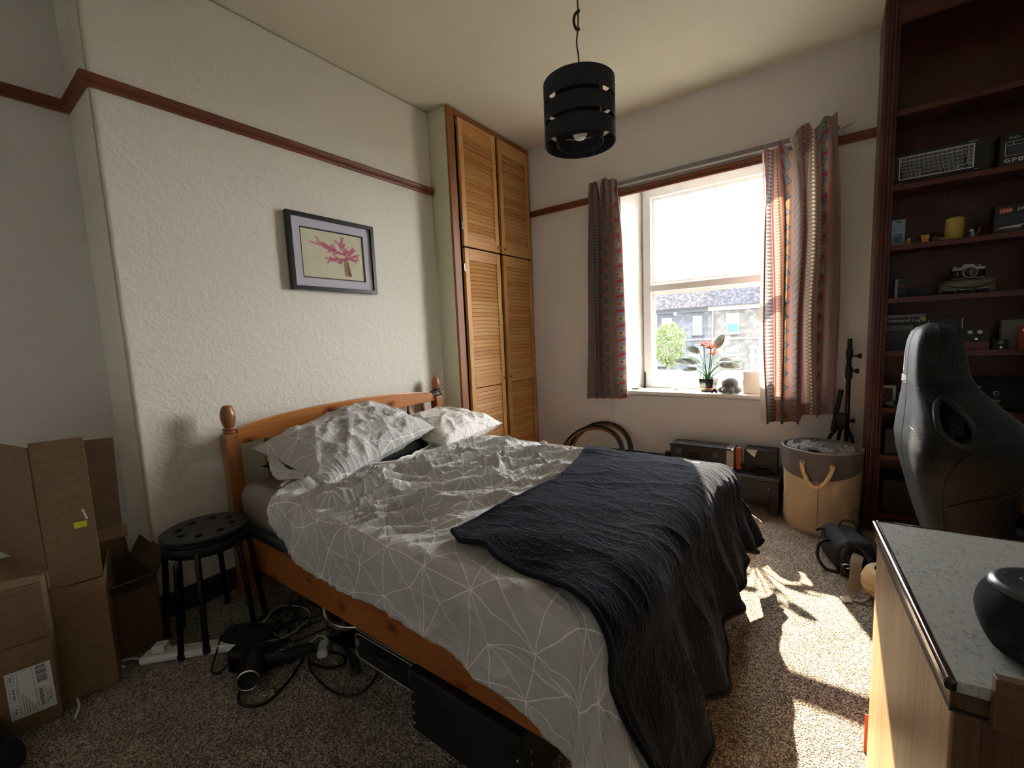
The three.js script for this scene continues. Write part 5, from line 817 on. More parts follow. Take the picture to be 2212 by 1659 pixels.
// ------------------------------------------------------------ drawer unit and speaker at the right
{
  const t = thing('drawer_unit', 'wooden drawer unit with a grey laminate top near the camera', 'cabinet', [2.606, 0, 2.125], 0.075);
  const w = 0.78, d = 0.60, h = 0.73, lam = greyTex(512, (u, v) => { const a = vn(u * 120, v * 50, 151, [120, 50]), b = vn(u * 60, v * 140, 152, [60, 140]), c = vn(u * 200, v * 200, 153, 200); const k = 0.62 - 0.22 * Math.pow(Math.max(a, b), 7) + 0.06 * c; return [k, k * 1.0, k * 0.965]; }, true);
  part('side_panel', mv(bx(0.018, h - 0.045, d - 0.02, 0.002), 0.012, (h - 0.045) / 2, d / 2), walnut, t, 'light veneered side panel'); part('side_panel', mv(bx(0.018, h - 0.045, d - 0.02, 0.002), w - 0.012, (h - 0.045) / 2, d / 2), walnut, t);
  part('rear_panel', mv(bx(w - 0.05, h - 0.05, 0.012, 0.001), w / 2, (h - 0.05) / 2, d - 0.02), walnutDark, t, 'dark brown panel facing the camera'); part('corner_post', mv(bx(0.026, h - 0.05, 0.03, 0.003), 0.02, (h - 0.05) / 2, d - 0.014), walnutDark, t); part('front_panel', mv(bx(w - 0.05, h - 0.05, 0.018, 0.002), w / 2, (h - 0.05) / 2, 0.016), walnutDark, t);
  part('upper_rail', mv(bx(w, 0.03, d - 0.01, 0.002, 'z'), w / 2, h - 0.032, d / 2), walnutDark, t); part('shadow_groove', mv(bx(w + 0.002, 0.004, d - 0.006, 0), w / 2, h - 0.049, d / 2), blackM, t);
  part('worktop', mv(bx(w + 0.004, 0.018, d, 0.002), w / 2, h - 0.009, d / 2), mat('#ffffff', 0.45, { map: rep(lam, 2.2), clearcoat: 0.25, clearcoatRoughness: 0.35 }), t, 'speckled grey laminate top'); part('edge_trim', mv(bx(0.014, 0.021, d + 0.006, 0.006, 'z', 4), -0.001, h - 0.009, d / 2), mat('#3d2a22', 0.15, { clearcoat: 0.8, clearcoatRoughness: 0.1 }), t, 'dark glossy edge trim'); part('edge_trim', mv(bx(w, 0.021, 0.012, 0.005, 'x', 4), w / 2, h - 0.009, -0.002), mat('#3d2a22', 0.15, { clearcoat: 0.8 }), t);
  const up = part('upstand', mv(bx(w - 0.035, 0.075, 0.016, 0.002, 'x'), w / 2 + 0.022, h - 0.012, d + 0.004), walnutDark, t); part('screw', mv(lathe([[0, 0], [0.006, 0], [0.005, 0.002], [0, 0.0025]], 16).rotateX(Math.PI / 2), 0.095, h - 0.03, d + 0.012), brass, up);
  part('scratch', mv(bx(0.045, 0.0025, 0.0006, 0).rotateZ(-0.5), 0.1, 0.5, d - 0.0138), mat('#b8aa98', 0.8), t); part('scratch', mv(bx(0.02, 0.002, 0.0006, 0).rotateZ(-0.6), 0.066, 0.53, d - 0.0138), mat('#b8aa98', 0.8), t);
  const s = thing('smart_speaker', 'rounded black fabric speaker with buttons on its flat top', 'speaker', [2.775, 0.731, 2.595]);
  const fabB = greyTex(128, (u, v) => 0.5 + 0.5 * Math.sin(u * 6.283 * 32) * Math.sin(v * 6.283 * 32));
  part('fabric_shell', lathe(smoothPts([[0.0, 0.0], [0.05, 0.001], [0.066, 0.012], [0.08, 0.05], [0.079, 0.08], [0.068, 0.104]], 50), 64), mat('#15161a', 0.95, { bumpMap: rep(fabB, 14, 5), bumpScale: 0.0015 }), s);
  part('top_ring', lathe(smoothPts([[0.069, 0.1035], [0.066, 0.108], [0.06, 0.112], [0.052, 0.113]], 16), 64), mat('#3a3d42', 0.3), s); part('top_plate', lathe([[0.0, 0.111], [0.05, 0.1115], [0.0525, 0.1135]], 48), mat('#1a1b1e', 0.4), s);
  for (let k = 0; k < 4; k++) { const a = k * Math.PI / 2 + 0.4; part('button', mv(new THREE.TorusGeometry(0.006, 0.0009, 6, 24).rotateX(Math.PI / 2), Math.cos(a) * 0.028, 0.1125, Math.sin(a) * 0.028), mat('#8d9096', 0.4), s); }
  const o = solo('orange_folder', mv(bx(0.04, 0.12, 0.004, 0.001), 0, 0.061, 0), mat('#c25a28', 0.7), 'orange card standing on edge behind the drawer unit corner', 'card', [2.629, 0, 2.05], 0.08);
}

// ------------------------------------------------------------ second desk and gaming chair
{
  const t = thing('desk', 'wooden edged desk with a pale top along the right wall', 'desk', [3.215, 0, 1.23]);
  part('top', mv(bx(0.46, 0.03, 1.5, 0.004, 'z'), 0, 0.685, 0), mat('#b8b8b2', 0.5), t); part('front_edge', mv(bx(0.014, 0.045, 1.5, 0.004, 'z'), -0.233, 0.68, 0), mat('#b98a4e', 0.3, { map: rep(grainT, 3, 1), clearcoat: 0.4 }), t, 'varnished wooden front edge'); part('back_rail', mv(bx(0.02, 0.12, 1.4, 0.003, 'z'), 0.2, 0.6, 0), walnutDark, t);
  for (const x of [-0.2, 0.2]) for (const z of [-0.7, 0.7]) part('leg', mv(bx(0.05, 0.67, 0.05, 0.005), x, 0.335, z), walnutDark, t);
  const m = thing('desk_mat', 'dark blue desk mat lying on the pale desk', 'desk mat', [3.19, 0.7005, 1.3]); part('mat', mv(bx(0.34, 0.004, 0.8, 0.0018), 0, 0.002, 0), mat('#171c28', 0.85), m); part('edge_stitching', mv(bx(0.343, 0.0025, 0.803, 0.001), 0, 0.0016, 0), mat('#2a303c', 0.9), m);
}
{
  const t = thing('gaming_chair', 'black carbon-patterned gaming chair with racing seat back at the desk', 'chair', [2.752, 0, 1.475], 0.04);
  const twill = greyTex(128, (u, v) => (((Math.floor(u * 16) + Math.floor(v * 16)) % 4) < 2 ? 0.8 : 0.2));
  const leather = mat('#101214', 0.55, { bumpMap: rep(twill, 14), bumpScale: 0.0008, specularIntensity: 0.6 }), smooth = mat('#121315', 0.42, { bumpMap: rep(plasterB, 6), bumpScale: 0.0008 }), stitch = mat('#2c2f32', 0.7);
  // y, back x, front reach of the wings, half width
  const S = [[0.40, 0.07, 0.20, 0.215], [0.48, 0.045, 0.20, 0.222], [0.56, 0.02, 0.205, 0.222], [0.64, 0.0, 0.205, 0.225], [0.70, -0.015, 0.205, 0.235], [0.76, -0.028, 0.215, 0.255], [0.82, -0.034, 0.225, 0.27], [0.88, -0.03, 0.22, 0.265], [0.93, -0.028, 0.20, 0.235], [0.98, -0.027, 0.16, 0.19], [1.02, -0.028, 0.125, 0.155], [1.06, -0.028, 0.105, 0.143], [1.12, -0.028, 0.095, 0.136], [1.17, -0.025, 0.088, 0.128], [1.205, -0.016, 0.075, 0.112], [1.225, 0.0, 0.06, 0.085], [1.234, 0.02, 0.045, 0.045]];
  const nS = 64, secAt = (y) => { const f = (k) => { const xs = S.map((s) => s[0]); let i = 0; while (i < S.length - 2 && xs[i + 1] < y) i++; const u = clamp((y - xs[i]) / (xs[i + 1] - xs[i])); return lerp(S[i][k], S[i + 1][k], u); }; const b = f(1), fr = f(2), w = f(3), q = Math.min(0.09, (fr - b) * 0.5); const half = [[b, 0], [b, 0.45 * w], [b + 0.006, 0.78 * w], [b + 0.03, 0.96 * w], [lerp(b, fr, 0.5), w * 1.03], [fr - 0.02, w * 1.0], [fr, w * 0.93], [fr - 0.015, w * 0.83], [b + q + 0.02, w * 0.66], [b + q, w * 0.35], [b + q, 0]]; const pts = [...half, ...half.slice(1, -1).reverse().map(([x, z]) => [x, -z])].map(([x, z]) => V(x, y, z)); return new THREE.CatmullRomCurve3(pts, true, 'centripetal').getSpacedPoints(nS).slice(0, nS); };
  const rows = []; for (let k = 0; k <= 60; k++) rows.push(secAt(0.40 + (1.234 - 0.40) * k / 60));
  const pos = [], uv = [], idx = []; rows.forEach((r, j) => r.forEach((p, i) => { pos.push(p.x, p.y, p.z); uv.push(i / nS * 1.2, p.y); }));
  for (let j = 0; j < rows.length - 1; j++) for (let i = 0; i < nS; i++) { const a = j * nS + i, b = j * nS + (i + 1) % nS, c = a + nS, e = b + nS; idx.push(a, b, c, b, e, c); }
  const cap = (j, fl) => { const c = pos.length / 3, m = V(); rows[j].forEach((p) => m.add(p)); m.multiplyScalar(1 / nS); pos.push(m.x, m.y, m.z); uv.push(0, 0); for (let i = 0; i < nS; i++) { const a = j * nS + i, b = j * nS + (i + 1) % nS; fl ? idx.push(a, b, c) : idx.push(b, a, c); } }; cap(0, false); cap(rows.length - 1, true);
  let g = new THREE.BufferGeometry(); g.setAttribute('position', new THREE.Float32BufferAttribute(pos, 3)); g.setAttribute('uv', new THREE.Float32BufferAttribute(uv, 2)); g.setIndex(idx); g.computeVertexNormals(); orient(g);
  const hole = [[0.02, 0.985], [0.035, 0.995], [0.085, 0.925], [0.088, 0.885], [0.065, 0.865], [0.022, 0.895], [0.012, 0.94]];
  const ev = new Evaluator(); ev.attributes = ['position', 'normal', 'uv']; let A = new Brush(g); A.updateMatrixWorld();
  for (const s of [-1, 1]) { const hg = plate(hole, 0.2, 0); hg.translate(0, 0, s > 0 ? 0.12 : -0.32); const B = new Brush(hg); B.updateMatrixWorld(); A = ev.evaluate(A, B, SUBTRACTION); }
  part('backrest', A.geometry, leather, t);
  for (const s of [-1, 1]) { const zAt = (x, y) => { const sec = secAt(y); let best = 0; for (const p of sec) if (p.z * s > 0 && Math.abs(p.x - x) < 0.02) best = Math.max(best, Math.abs(p.z)); return best; }; part('harness_ring', tube(hole.map(([x, y]) => V(x, y, s * (zAt(x, y) - 0.004))), 0.009, 90, 8, true), smooth, t); }
  const seamAt = (pts) => tube(pts.map(([x, y]) => { const sec = secAt(y); let z = 0; for (const p of sec) if (Math.abs(p.x - x) < 0.02) z = Math.max(z, p.z); return V(x, y, z + 0.001); }), 0.0022, 50, 6);
  part('seam', seamAt([[0.05, 0.66], [0.1, 0.69], [0.15, 0.715], [0.19, 0.74], [0.2, 0.79]]), smooth, t); part('seam', seamAt([[0.1, 0.86], [0.06, 0.82], [0.035, 0.74], [0.035, 0.66], [0.05, 0.56], [0.08, 0.46]]), smooth, t);
  const backSeam = (y, dy) => tube([-0.9, -0.5, 0, 0.5, 0.9].map((k) => { const sec = secAt(y), w = Math.max(...sec.map((p) => p.z)); const yy = y + dy * Math.abs(k); let x = 1; for (const p of secAt(yy)) if (Math.abs(p.z - k * w) < 0.02) x = Math.min(x, p.x); return V(x - 0.0005, yy, k * w); }), 0.0018, 40, 6);
  part('seam', backSeam(0.90, -0.03), stitch, t); part('seam', backSeam(1.03, -0.012), stitch, t);
  const lm = mat('#e2e4e4', 0.6); part('logo', plate([[0, 0], [0.012, 0.05], [0.03, 0.1], [0.02, 0.02], [0.035, 0.0], [0.018, 0.01]], 0.001).rotateY(-Math.PI / 2).translate(-0.0285, 1.06, -0.075), lm, t, 'white logo print'); for (let k = 0; k < 4; k++) part('logo_letter', mv(bx(0.001, 0.028, 0.016, 0), -0.0285, 1.036, -0.09 + k * 0.022), lm, t);
  part('seat_cushion', boxUV(new RoundedBoxGeometry(0.46, 0.11, 0.4, 6, 0.045).toNonIndexed()).translate(0.31, 0.435, 0), leather, t); for (const s of [-1, 1]) { part('seat_bolster', boxUV(new RoundedBoxGeometry(0.46, 0.13, 0.09, 6, 0.04).toNonIndexed()).translate(0.31, 0.455, s * 0.235), smooth, t); part('armrest_post', mv(bx(0.05, 0.2, 0.04, 0.008), 0.3, 0.5, s * 0.29), blackM, t); part('armrest_pad', mv(bx(0.2, 0.03, 0.075, 0.012), 0.32, 0.61, s * 0.29), blackM, t); }
  part('mechanism', mv(bx(0.25, 0.05, 0.2, 0.01), 0.28, 0.35, 0), blackM, t); part('gas_lift', mv(cyl(0.026, 0.03, 0.22, 20), 0.28, 0.22, 0), blackM, t);
  for (let k = 0; k < 5; k++) { const a = k * 1.2566 + 0.3, l = part('base_leg', rod([0.28, 0.11, 0], [0.28 + Math.cos(a) * 0.3, 0.085, Math.sin(a) * 0.3], 0.019, 12), blackM, t); part('caster', mv(cyl(0.028, 0.028, 0.035, 18).rotateX(Math.PI / 2).rotateY(-a), 0.28 + Math.cos(a) * 0.3, 0.0285, Math.sin(a) * 0.3), blackGloss, l); part('caster_stem', rod([0.28 + Math.cos(a) * 0.3, 0.03, Math.sin(a) * 0.3], [0.28 + Math.cos(a) * 0.3, 0.085, Math.sin(a) * 0.3], 0.008, 8), blackM, l); }
}

// ------------------------------------------------------------ built-in bookcase and what stands on it
const SH = [0.1, 0.455, 0.735, 1.063, 1.362, 1.65, 1.972, 2.36];
{
  const t = thing('bookcase', 'dark mahogany floor-to-ceiling bookcase with moulded front stile', 'bookcase', [0, 0, 0]), x0 = 2.692, x1 = XR - 0.002, D = 0.27, P = (g, n, m = mahogany) => part(n, g, m, t), H0 = CEIL - 0.004;
  P(mv(bx(0.022, H0, D, 0.002), x0 + 0.011, H0 / 2, D / 2 + 0.002), 'side_panel'); P(mv(bx(0.022, H0, D, 0.002), x1 - 0.011, H0 / 2, D / 2 + 0.002), 'side_panel'); P(mv(bx(x1 - x0 - 0.04, H0, 0.01, 0), (x0 + x1) / 2, H0 / 2, 0.008), 'back_panel');
  const stile = (x, f) => { P(mv(bx(0.066, H0, 0.022, 0.003), x + f * 0.033, H0 / 2, D + 0.014), 'stile'); for (const [o, r] of [[0.012, 0.007], [0.03, 0.005], [0.044, 0.008], [0.058, 0.004]]) P(mv(cyl(r, r, H0 - 0.02, 12), x + f * o, H0 / 2, D + 0.026), 'reed_moulding'); };
  stile(x0, 1); stile(x1, -1);
  P(orient(sweep([[-0.002, 2.80], [0.01, 2.80], [0.016, 2.83], [0.03, 2.86], [0.05, 2.90], [0.055, 2.945], [-0.002, 2.945]], [[x0, 0.002], [x0, D + 0.02], [x1, D + 0.02]].reverse().map((p) => p)).scale(1, 1, 1)), 'cornice');
  SH.forEach((y, i) => { P(mv(bx(x1 - x0 - 0.044, 0.02, D - 0.02, 0.002, 'x'), (x0 + x1) / 2, y, D / 2 + 0.002), 'shelf'); P(mv(bx(x1 - x0 - 0.132, 0.03, 0.014, 0.003, 'x'), (x0 + x1) / 2, y - 0.004, D + 0.002), 'shelf_lip'); });
}
const on = (k) => SH[k] + 0.0104;
const carton = (label, x, k, z, w, h, d, col, face, turn = 0, cat = 'box', name = 'carton') => {
  const t = thing(name, label, cat, [x, on(k), z], turn); part('body', mv(bx(w, h, d, 0.002), 0, h / 2, 0), mat(col, 0.45), t);
  if (face) part('printed_face', mv(new THREE.PlaneGeometry(w - 0.004, h - 0.004), 0, h / 2, d / 2 + 0.0006), mat('#ffffff', 0.4, { map: face }), t);
  part('lid_edge', mv(bx(w + 0.0008, 0.0015, d + 0.0008, 0), 0, h * 0.9, 0), mat(col, 0.6), t); return t;
};
const keyFace = (title, full) => drawTex(full ? 1024 : 512, 448, (c, w, h) => {
  c.fillStyle = '#161b21'; c.fillRect(0, 0, w, h); c.strokeStyle = '#cfd2d4'; c.fillStyle = '#cfd2d4';
  if (full) {
    c.lineWidth = 12; c.strokeRect(60, 60, 800, 310); c.lineWidth = 5; c.beginPath(); c.moveTo(60, 118); c.lineTo(800, 118); c.moveTo(800, 60); c.lineTo(800, 310); c.lineTo(860, 310); c.moveTo(800, 310); c.lineTo(700, 310); c.lineTo(700, 350); c.stroke();
    c.beginPath(); c.arc(830, 90, 22, 0, 7); c.stroke(); c.lineWidth = 4; c.font = 'bold 14px sans-serif';
    for (let r = 0; r < 6; r++) for (let k = 0; k < 14; k++) { if (r === 5 && k > 3 && k < 9) continue; const x = 76 + k * 51 + (r > 1 ? (r - 1) * 7 : 0), y = 72 + r * 49; if (x > 750) continue; c.globalAlpha = 0.85; c.strokeRect(x, y, 42, 38); c.globalAlpha = 1; c.fillRect(x + 18, y + 15, 7, 7); }
    for (let r = 0; r < 5; r++) { c.strokeRect(812, 124 + r * 45, 36, 36); c.fillRect(827, 138 + r * 45, 7, 7); } c.strokeRect(290, 320, 240, 36); c.fillRect(800, 22, 90, 6); c.font = '26px serif'; c.fillText('eqz', 14, 60); c.fillRect(10, 420, 90, 4); c.fillRect(870, 395, 40, 8);
  } else { c.lineWidth = 7; c.strokeRect(40, 120, 450, 180); c.beginPath(); c.moveTo(40, 165); c.lineTo(490, 165); c.moveTo(95, 120); c.lineTo(95, 165); c.stroke(); c.fillStyle = '#3a4046'; c.fillRect(60, 180, 420, 105); c.fillStyle = '#d6d8da'; c.font = 'bold 74px sans-serif'; c.fillText(title, 32, 390); c.font = '48px serif'; c.fillText('eqz', 60, 80); }
});
carton('dark box printed with a white keyboard outline on the upper shelf', 2.945, 6, 0.2, 0.37, 0.17, 0.09, '#141a20', keyFace('', true)); carton('dark box lettered GPBT beside the keyboard outline box', 3.285, 6, 0.19, 0.25, 0.165, 0.09, '#15181c', keyFace('GPBT', false));
const plain = (a, b, f) => drawTex(128, 256, (c, w, h) => { c.fillStyle = a; c.fillRect(0, 0, w, h); c.fillStyle = b; f(c, w, h); });
{
  const b = carton('pale blue hanging card box at the left end of the shelf', 2.79, 5, 0.17, 0.062, 0.15, 0.05, '#6d98b4', plain('#8fb0c0', '#26323c', (c, w) => { c.beginPath(); c.roundRect(40, 12, 48, 14, 7); c.fill(); c.fillStyle = '#7fa0b2'; c.fillRect(10, 50, w - 20, 60); c.fillStyle = '#50707e'; c.fillRect(20, 130, w - 40, 90); c.fillStyle = '#8fb0c0'; c.fillRect(30, 140, 30, 12); }), 0.25);
  const mini = (label, x, z, col, f) => { const t = thing('toy_figurine', label, 'figurine', [x, on(5), z]); f(t, mat(col, 0.6)); return t; };
  const blob = (t, m, n, r, x, y, z, sx = 1, sy = 1, sz = 1) => part(n, new THREE.SphereGeometry(r, 18, 14).scale(sx, sy, sz).translate(x, y, z), m, t);
  mini('tiny tan figurine with white head beside the blue card box', 2.835, 0.235, '#b88a5c', (t, m) => { blob(t, m, 'body', 0.012, 0, 0.012, 0); blob(t, mat('#d8d4ca', 0.6), 'head', 0.009, 0.003, 0.027, 0); });
  mini('tiny dark green figurine on the toy shelf', 2.875, 0.23, '#3e5a50', (t, m) => { blob(t, m, 'body', 0.013, 0, 0.012, 0, 1.2, 0.9, 1); blob(t, m, 'head', 0.008, 0.008, 0.022, 0); });
  mini('small orange block-shaped toy cat on the toy shelf', 2.905, 0.225, '#d89a50', (t, m) => { part('body', mv(bx(0.03, 0.02, 0.02, 0.004), 0, 0.0102, 0), m, t); part('head', mv(bx(0.034, 0.022, 0.022, 0.004), 0, 0.031, 0.001), m, t); for (const s of [-1, 1]) part('ear', mv(new THREE.ConeGeometry(0.005, 0.009, 4), s * 0.012, 0.046, 0), m, t); part('stripe', mv(bx(0.02, 0.002, 0.001, 0), 0, 0.03, 0.0125), mat('#8a4a24', 0.7), t); });
  mini('low brown and white figurine lying left of the yellow jar', 2.958, 0.225, '#7a5044', (t, m) => { blob(t, m, 'body', 0.014, 0, 0.012, 0, 1.7, 0.85, 1); blob(t, mat('#b8aaa0', 0.6), 'belly', 0.01, 0.012, 0.01, 0.006, 1.4, 0.8, 1); blob(t, m, 'head', 0.009, -0.014, 0.022, 0); });
  const jar = thing('yellow_jar', 'plain yellow ceramic jar in the middle of the toy shelf', 'jar', [3.022, on(5), 0.2]);
  part('body', lathe(smoothPts([[0, 0.001], [0.03, 0.001], [0.035, 0.006], [0.037, 0.05], [0.037, 0.09], [0.035, 0.1]], 30), 40), mat('#b8a24a', 0.45), jar); part('lid', lathe(smoothPts([[0.036, 0.1], [0.036, 0.107], [0.028, 0.117], [0, 0.12]], 16), 40), mat('#c0aa52', 0.45), jar);
  mini('small blue and red figurine right of the yellow jar', 3.095, 0.23, '#6a8fa0', (t, m) => { blob(t, m, 'body', 0.012, -0.008, 0.014, 0, 0.8, 1.3, 0.8); part('tail', tube([[0, 0.008, 0], [0.012, 0.02, 0], [0.018, 0.045, 0.004]], 0.004, 16, 6), mat('#9a4a42', 0.6), t); blob(t, mat('#c8c6be', 0.6), 'head', 0.008, -0.012, 0.035, 0); });
  carton('black toy racing car box with a red badge', 3.262, 5, 0.19, 0.2, 0.14, 0.07, '#12141a', drawTex(512, 360, (c, w, h) => { c.fillStyle = '#151820'; c.fillRect(0, 0, w, h); c.fillStyle = '#b02a2a'; c.fillRect(40, 30, 110, 70); c.fillStyle = '#e8dcc8'; c.font = 'bold 44px sans-serif'; c.fillText('LEGO', 42, 82); c.fillStyle = '#c8ccd2'; c.font = 'italic bold 58px sans-serif'; c.fillText('SPEED', 190, 84); c.fillStyle = '#24303c'; c.fillRect(30, 125, 460, 120); c.fillStyle = '#c8c4bc'; c.beginPath(); c.moveTo(30, 300); c.lineTo(60, 275); c.lineTo(250, 262); c.lineTo(330, 215); c.lineTo(470, 200); c.lineTo(500, 262); c.lineTo(500, 300); c.fill(); c.fillStyle = '#8d2b2a'; c.fillRect(330, 255, 170, 40); c.fillStyle = '#0d0e10'; for (const x of [270, 450]) { c.beginPath(); c.arc(x, 300, 32, 0, 7); c.fill(); } }));
}
{
  const bagM = mat('#6d685c', 0.9), t = thing('camera_bag', 'soft grey-beige pouch on the shelf under the camera', 'pouch', [3.088, on(4), 0.17]); const g = new RoundedBoxGeometry(0.2, 0.075, 0.12, 8, 0.025), p = g.attributes.position; for (let i = 0; i < p.count; i++) { const k = 1 + 0.07 * sn(p.getX(i) * 30, p.getY(i) * 30 + p.getZ(i) * 20, 161); p.setXYZ(i, p.getX(i) * k, Math.max(-0.037, p.getY(i) * (1 + 0.05 * sn(p.getX(i) * 20, 3, 162))), p.getZ(i) * k); } g.computeVertexNormals(); part('body', g.translate(0, 0.0378, 0), bagM, t); part('flap_edge', tube([[-0.09, 0.05, 0.06], [-0.03, 0.03, 0.066], [0.04, 0.034, 0.066], [0.09, 0.05, 0.06]], 0.003, 30, 6), mat('#4a463e', 0.9), t);
  const c = thing('film_camera', 'old black and silver film camera sitting on the grey pouch', 'camera', [3.088, on(4) + 0.0795, 0.18]);
  part('body', mv(bx(0.125, 0.045, 0.035, 0.006), 0, 0.023, 0), mat('#17181a', 0.7, { bumpMap: rep(plasterB, 12), bumpScale: 0.001 }), c); part('top_plate', mv(bx(0.125, 0.016, 0.033, 0.004), 0, 0.053, 0), steel, c, 'silver top plate'); part('base_plate', mv(bx(0.125, 0.006, 0.034, 0.002), 0, 0.0033, 0), steel, c); part('prism', plate([[-0.026, 0], [0.026, 0], [0.017, 0.016], [-0.017, 0.016]], 0.03, 0.002).translate(0, 0.058, -0.014), steel, c);
  part('lens_barrel', mv(cyl(0.027, 0.03, 0.034, 40).rotateX(Math.PI / 2), 0, 0.03, 0.034), blackM, c); part('lens_ring', new THREE.TorusGeometry(0.027, 0.0022, 8, 40).translate(0, 0.03, 0.051), steel, c); part('front_lens', mv(new THREE.SphereGeometry(0.024, 24, 12).scale(1, 1, 0.25), 0, 0.03, 0.049), mat('#0a0e14', 0.05, { clearcoat: 1 }), c);
  for (const [x, h] of [[-0.05, 0.008], [0.042, 0.01]]) part('dial', mv(cyl(0.009, 0.009, h, 20), x, 0.061 + h / 2, 0), steel, c); part('self_timer', mv(bx(0.005, 0.02, 0.003, 0.001), -0.042, 0.026, 0.019), steel, c);
  carton('small black and red carton with a white edge on the camera shelf', 2.82, 4, 0.16, 0.055, 0.11, 0.06, '#1a1c20', plain('#1d2026', '#9aa4ac', (c2, w, h) => { c2.fillRect(0, 0, 30, h); c2.fillStyle = '#8d3038'; c2.beginPath(); c2.arc(80, 90, 26, 0, 7); c2.fill(); c2.fillRect(60, 170, 50, 20); })); carton('low dark tin beside the red and black carton', 2.895, 4, 0.17, 0.08, 0.05, 0.06, '#1b1e20', null);
  const kn = (x, s) => { const q = thing('pocket_torch', ['leftmost of the three short black torches with bright rims', 'middle of the three short black torches with bright rims', 'rightmost of the three short black torches with bright rims'][s], 'torch', [x, on(4) + 0.011, 0.262], 0.06, 'black torches on the camera shelf'); part('barrel', cyl(0.0105, 0.0105, 0.048, 16).rotateZ(Math.PI / 2), blackM, q); part('bright_rim', mv(bx(0.046, 0.0022, 0.003, 0.001), 0, 0.0102, 0.004), chrome, q); part('end_ring', new THREE.TorusGeometry(0.0105, 0.0014, 6, 20).rotateY(Math.PI / 2).translate(0.024, 0, 0), steel, q); };
  kn(3.005, 0); kn(3.068, 1); kn(3.132, 2);
}
{
  carton('black boxed guitar book lettered Fretboard Logic', 2.838, 3, 0.15, 0.19, 0.205, 0.1, '#12161a', drawTex(512, 560, (c, w, h) => { c.fillStyle = '#141a20'; c.fillRect(0, 0, w, h); c.fillStyle = '#5c666c'; c.fillRect(0, 0, w, 46); c.fillStyle = '#b4bcc0'; c.font = 'italic bold 60px serif'; c.fillText('Fretboard Logic', 20, 112); c.fillStyle = '#c0a55a'; c.beginPath(); c.moveTo(430, 50); c.lineTo(510, 50); c.lineTo(510, 120); c.fill(); c.fillStyle = '#55554a'; c.fillRect(40, 170, 330, 80); c.fillStyle = '#262d33'; c.fillRect(20, 260, 470, 120); c.fillStyle = '#8c959a'; for (let i = 0; i < 26; i++) c.fillRect(20 + rnd() * 470, 400 + rnd() * 130, 8, 5); }));
  carton('dark blue book with a pale bridge arch on its cover', 3.02, 3, 0.12, 0.145, 0.17, 0.03, '#1d2a36', drawTex(512, 600, (c) => { c.fillStyle = '#1f2c38'; c.fillRect(0, 0, 512, 600); c.fillStyle = '#c9c6b8'; c.fillRect(0, 0, 16, 600); c.fillRect(496, 0, 16, 600); c.beginPath(); c.arc(256, 330, 190, Math.PI, 0); c.fill(); c.fillStyle = '#1f2c38'; c.beginPath(); c.moveTo(190, 330); c.lineTo(225, 150); c.lineTo(290, 150); c.lineTo(322, 330); c.fill(); c.fillStyle = '#c9c6b8'; c.beginPath(); c.moveTo(232, 320); c.lineTo(232, 230); c.arc(257, 230, 25, Math.PI, 0); c.lineTo(282, 320); c.fill(); c.fillRect(228, 158, 60, 10); c.fillStyle = '#384654'; c.fillRect(60, 350, 400, 12); }), 0, 'book', 'book');
  const pedal = (label, x, z, w, h, d, col, knobs, kc) => { const t = thing('guitar_pedal', label, 'guitar pedal', [x, on(3), z], rr(-0.1, 0.1)); part('housing', mv(bx(w, h, d, 0.004), 0, h / 2, 0), mat(col, 0.4, { metalness: 0.2 }), t); knobs.forEach(([kx, ky]) => { const k = part('knob', mv(cyl(0.0085, 0.0095, 0.01, 20).rotateX(Math.PI / 2), kx, ky, d / 2 + 0.005), kc, t); part('pointer', mv(bx(0.0015, 0.008, 0.001, 0), kx, ky + 0.003, d / 2 + 0.0102), blackM, k); }); part('footswitch', mv(cyl(0.006, 0.006, 0.008, 14).rotateX(Math.PI / 2), 0, h * 0.22, d / 2 + 0.004), chrome, t); return t; };
  pedal('black guitar pedal with two silver knobs behind the chair headrest', 3.125, 0.21, 0.1, 0.075, 0.06, '#1b1f22', [[-0.024, 0.053], [0.012, 0.053]], mat('#c4c4bc', 0.4)).position.y += 0.041;
  carton('low dark pink carton under the two-knob pedal', 3.125, 3, 0.205, 0.1, 0.04, 0.07, '#6a3a44', null);
  const wc = carton('pale blank card box at the back of the pedal shelf', 3.29, 3, 0.08, 0.09, 0.15, 0.04, '#9a9a90', null); pedal('dark round-cornered pedal with a single metal switch', 3.215, 0.2, 0.06, 0.05, 0.08, '#16191b', [[0, 0.036]], steel);
  pedal('red-orange guitar pedal with two white knobs near the frame edge', 3.32, 0.19, 0.07, 0.115, 0.06, '#8d3a28', [[-0.016, 0.095], [0.016, 0.088]], mat('#cfc9bc', 0.4));
}
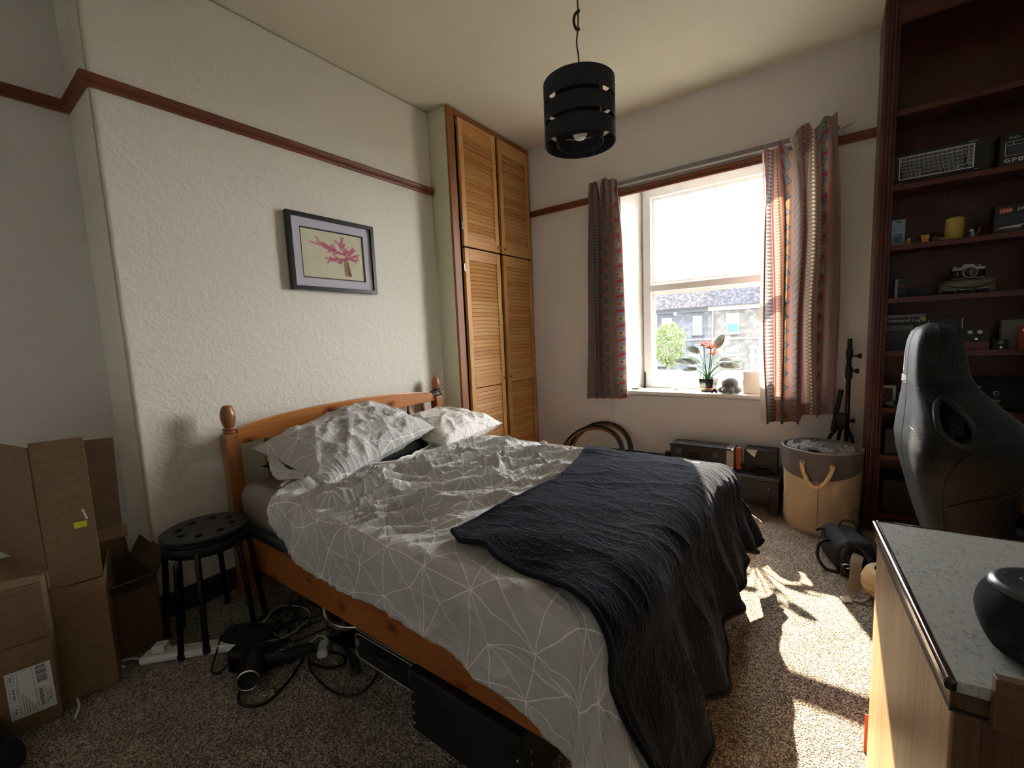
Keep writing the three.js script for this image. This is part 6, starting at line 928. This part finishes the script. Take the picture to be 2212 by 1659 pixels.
{
  const fr = thing('photo_frame', 'small white photo frame leaning at the left of the lower shelf', 'picture frame', [2.79, on(2), 0.16]); part('frame', plate([[-0.035, 0], [0.035, 0], [0.035, 0.115], [-0.035, 0.115]], 0.01, 0.001, [[[-0.022, 0.015], [0.022, 0.015], [0.022, 0.1], [-0.022, 0.1]]]).rotateX(-0.12).translate(0, 0.002, 0), mat('#b4b0a8', 0.6), fr); part('photograph', new THREE.PlaneGeometry(0.046, 0.087).rotateX(-0.12).translate(0, 0.06, -0.004), mat('#4a3a3c', 0.5), fr);
  const pf = (label, x, z, w, h, col, top) => { const t = thing('perfume_bottle', label, 'bottle', [x, on(2), z]); part('flask', mv(bx(w, h, w * 0.7, 0.006), 0, h / 2, 0), mat(col, 0.08, { transmission: 0.5, thickness: 0.01 }), t); part('collar', mv(cyl(0.006, 0.006, 0.008, 16), 0, h + 0.004, 0), steel, t); part('cap', mv(cyl(0.008, 0.008, 0.022, 16), 0, h + 0.019, 0), top, t); };
  pf('amber bottle with bright silver cap on the lower shelf', 2.84, 0.19, 0.03, 0.05, '#3c3026', chrome); pf('clear bottle with a dark cap right of the silver-capped bottle', 2.885, 0.19, 0.032, 0.055, '#5a5248', blackM); pf('small dark red bottle at the left end of the lower shelf', 2.765, 0.225, 0.022, 0.04, '#6a2028', blackM);
  const wch = thing('wristwatch', 'metal wristwatch lying curled on the lower shelf', 'watch', [2.82, on(2) + 0.021, 0.238]); part('bracelet', new THREE.TorusGeometry(0.026, 0.007, 8, 40).scale(1, 0.55, 1.6), steel, wch); part('dial', mv(cyl(0.014, 0.014, 0.006, 24).rotateX(1.3), 0, 0.006, 0.016), mat('#20242a', 0.2), wch);
  const bg = thing('folded_jacket', 'black folded jacket with white lettering on the lower shelf', 'jacket', [3.19, on(2), 0.16]); const g = new RoundedBoxGeometry(0.34, 0.17, 0.19, 8, 0.05), p = g.attributes.position; for (let i = 0; i < p.count; i++) { const k = 1 + 0.1 * sn(p.getX(i) * 14, p.getY(i) * 18 + p.getZ(i) * 9, 171); p.setXYZ(i, p.getX(i), Math.max(-0.084, p.getY(i) * k), p.getZ(i)); } g.computeVertexNormals(); part('cloth', g.translate(0, 0.0845, 0), mat('#101214', 0.85), bg);
  part('buckle', new THREE.TorusGeometry(0.012, 0.002, 4, 4).rotateZ(Math.PI / 4).translate(0.02, 0.1, 0.0965), mat('#b8bab8', 0.5), bg); part('zip', bx(0.07, 0.006, 0.002, 0).rotateZ(-0.1).translate(-0.07, 0.135, 0.097), mat('#9a9c9a', 0.6), bg); part('lettering', bx(0.05, 0.005, 0.002, 0).rotateZ(-0.25).translate(0.01, 0.065, 0.097), mat('#84867f', 0.6), bg);
  const pp = thing('paper_card', 'pale folded card leaning right of the folded jacket', 'card', [3.405, on(2), 0.17]); part('leaf', bx(0.055, 0.09, 0.002, 0).rotateX(-0.2).translate(0, 0.047, 0), mat('#7d7c74', 0.8), pp); part('leaf', bx(0.055, 0.09, 0.002, 0).rotateX(0.25).translate(0, 0.047, -0.025), mat('#7d7c74', 0.8), pp);
  for (const [k, x, w, h, col, l] of [[1, 2.86, 0.16, 0.15, '#191a1c', 'dark storage box at the left of the second lowest shelf'], [1, 3.06, 0.16, 0.12, '#1e1a1a', 'dark brown storage box in the middle of the second lowest shelf'], [0, 2.88, 0.2, 0.2, '#17181a', 'black storage box at the left of the lowest shelf'], [0, 3.12, 0.18, 0.16, '#1c1c1e', 'dark grey storage box right of the black box on the lowest shelf']]) carton(l, x, k, 0.15, w, h, 0.18, col, null);
}

renderer.render(scene, camera);
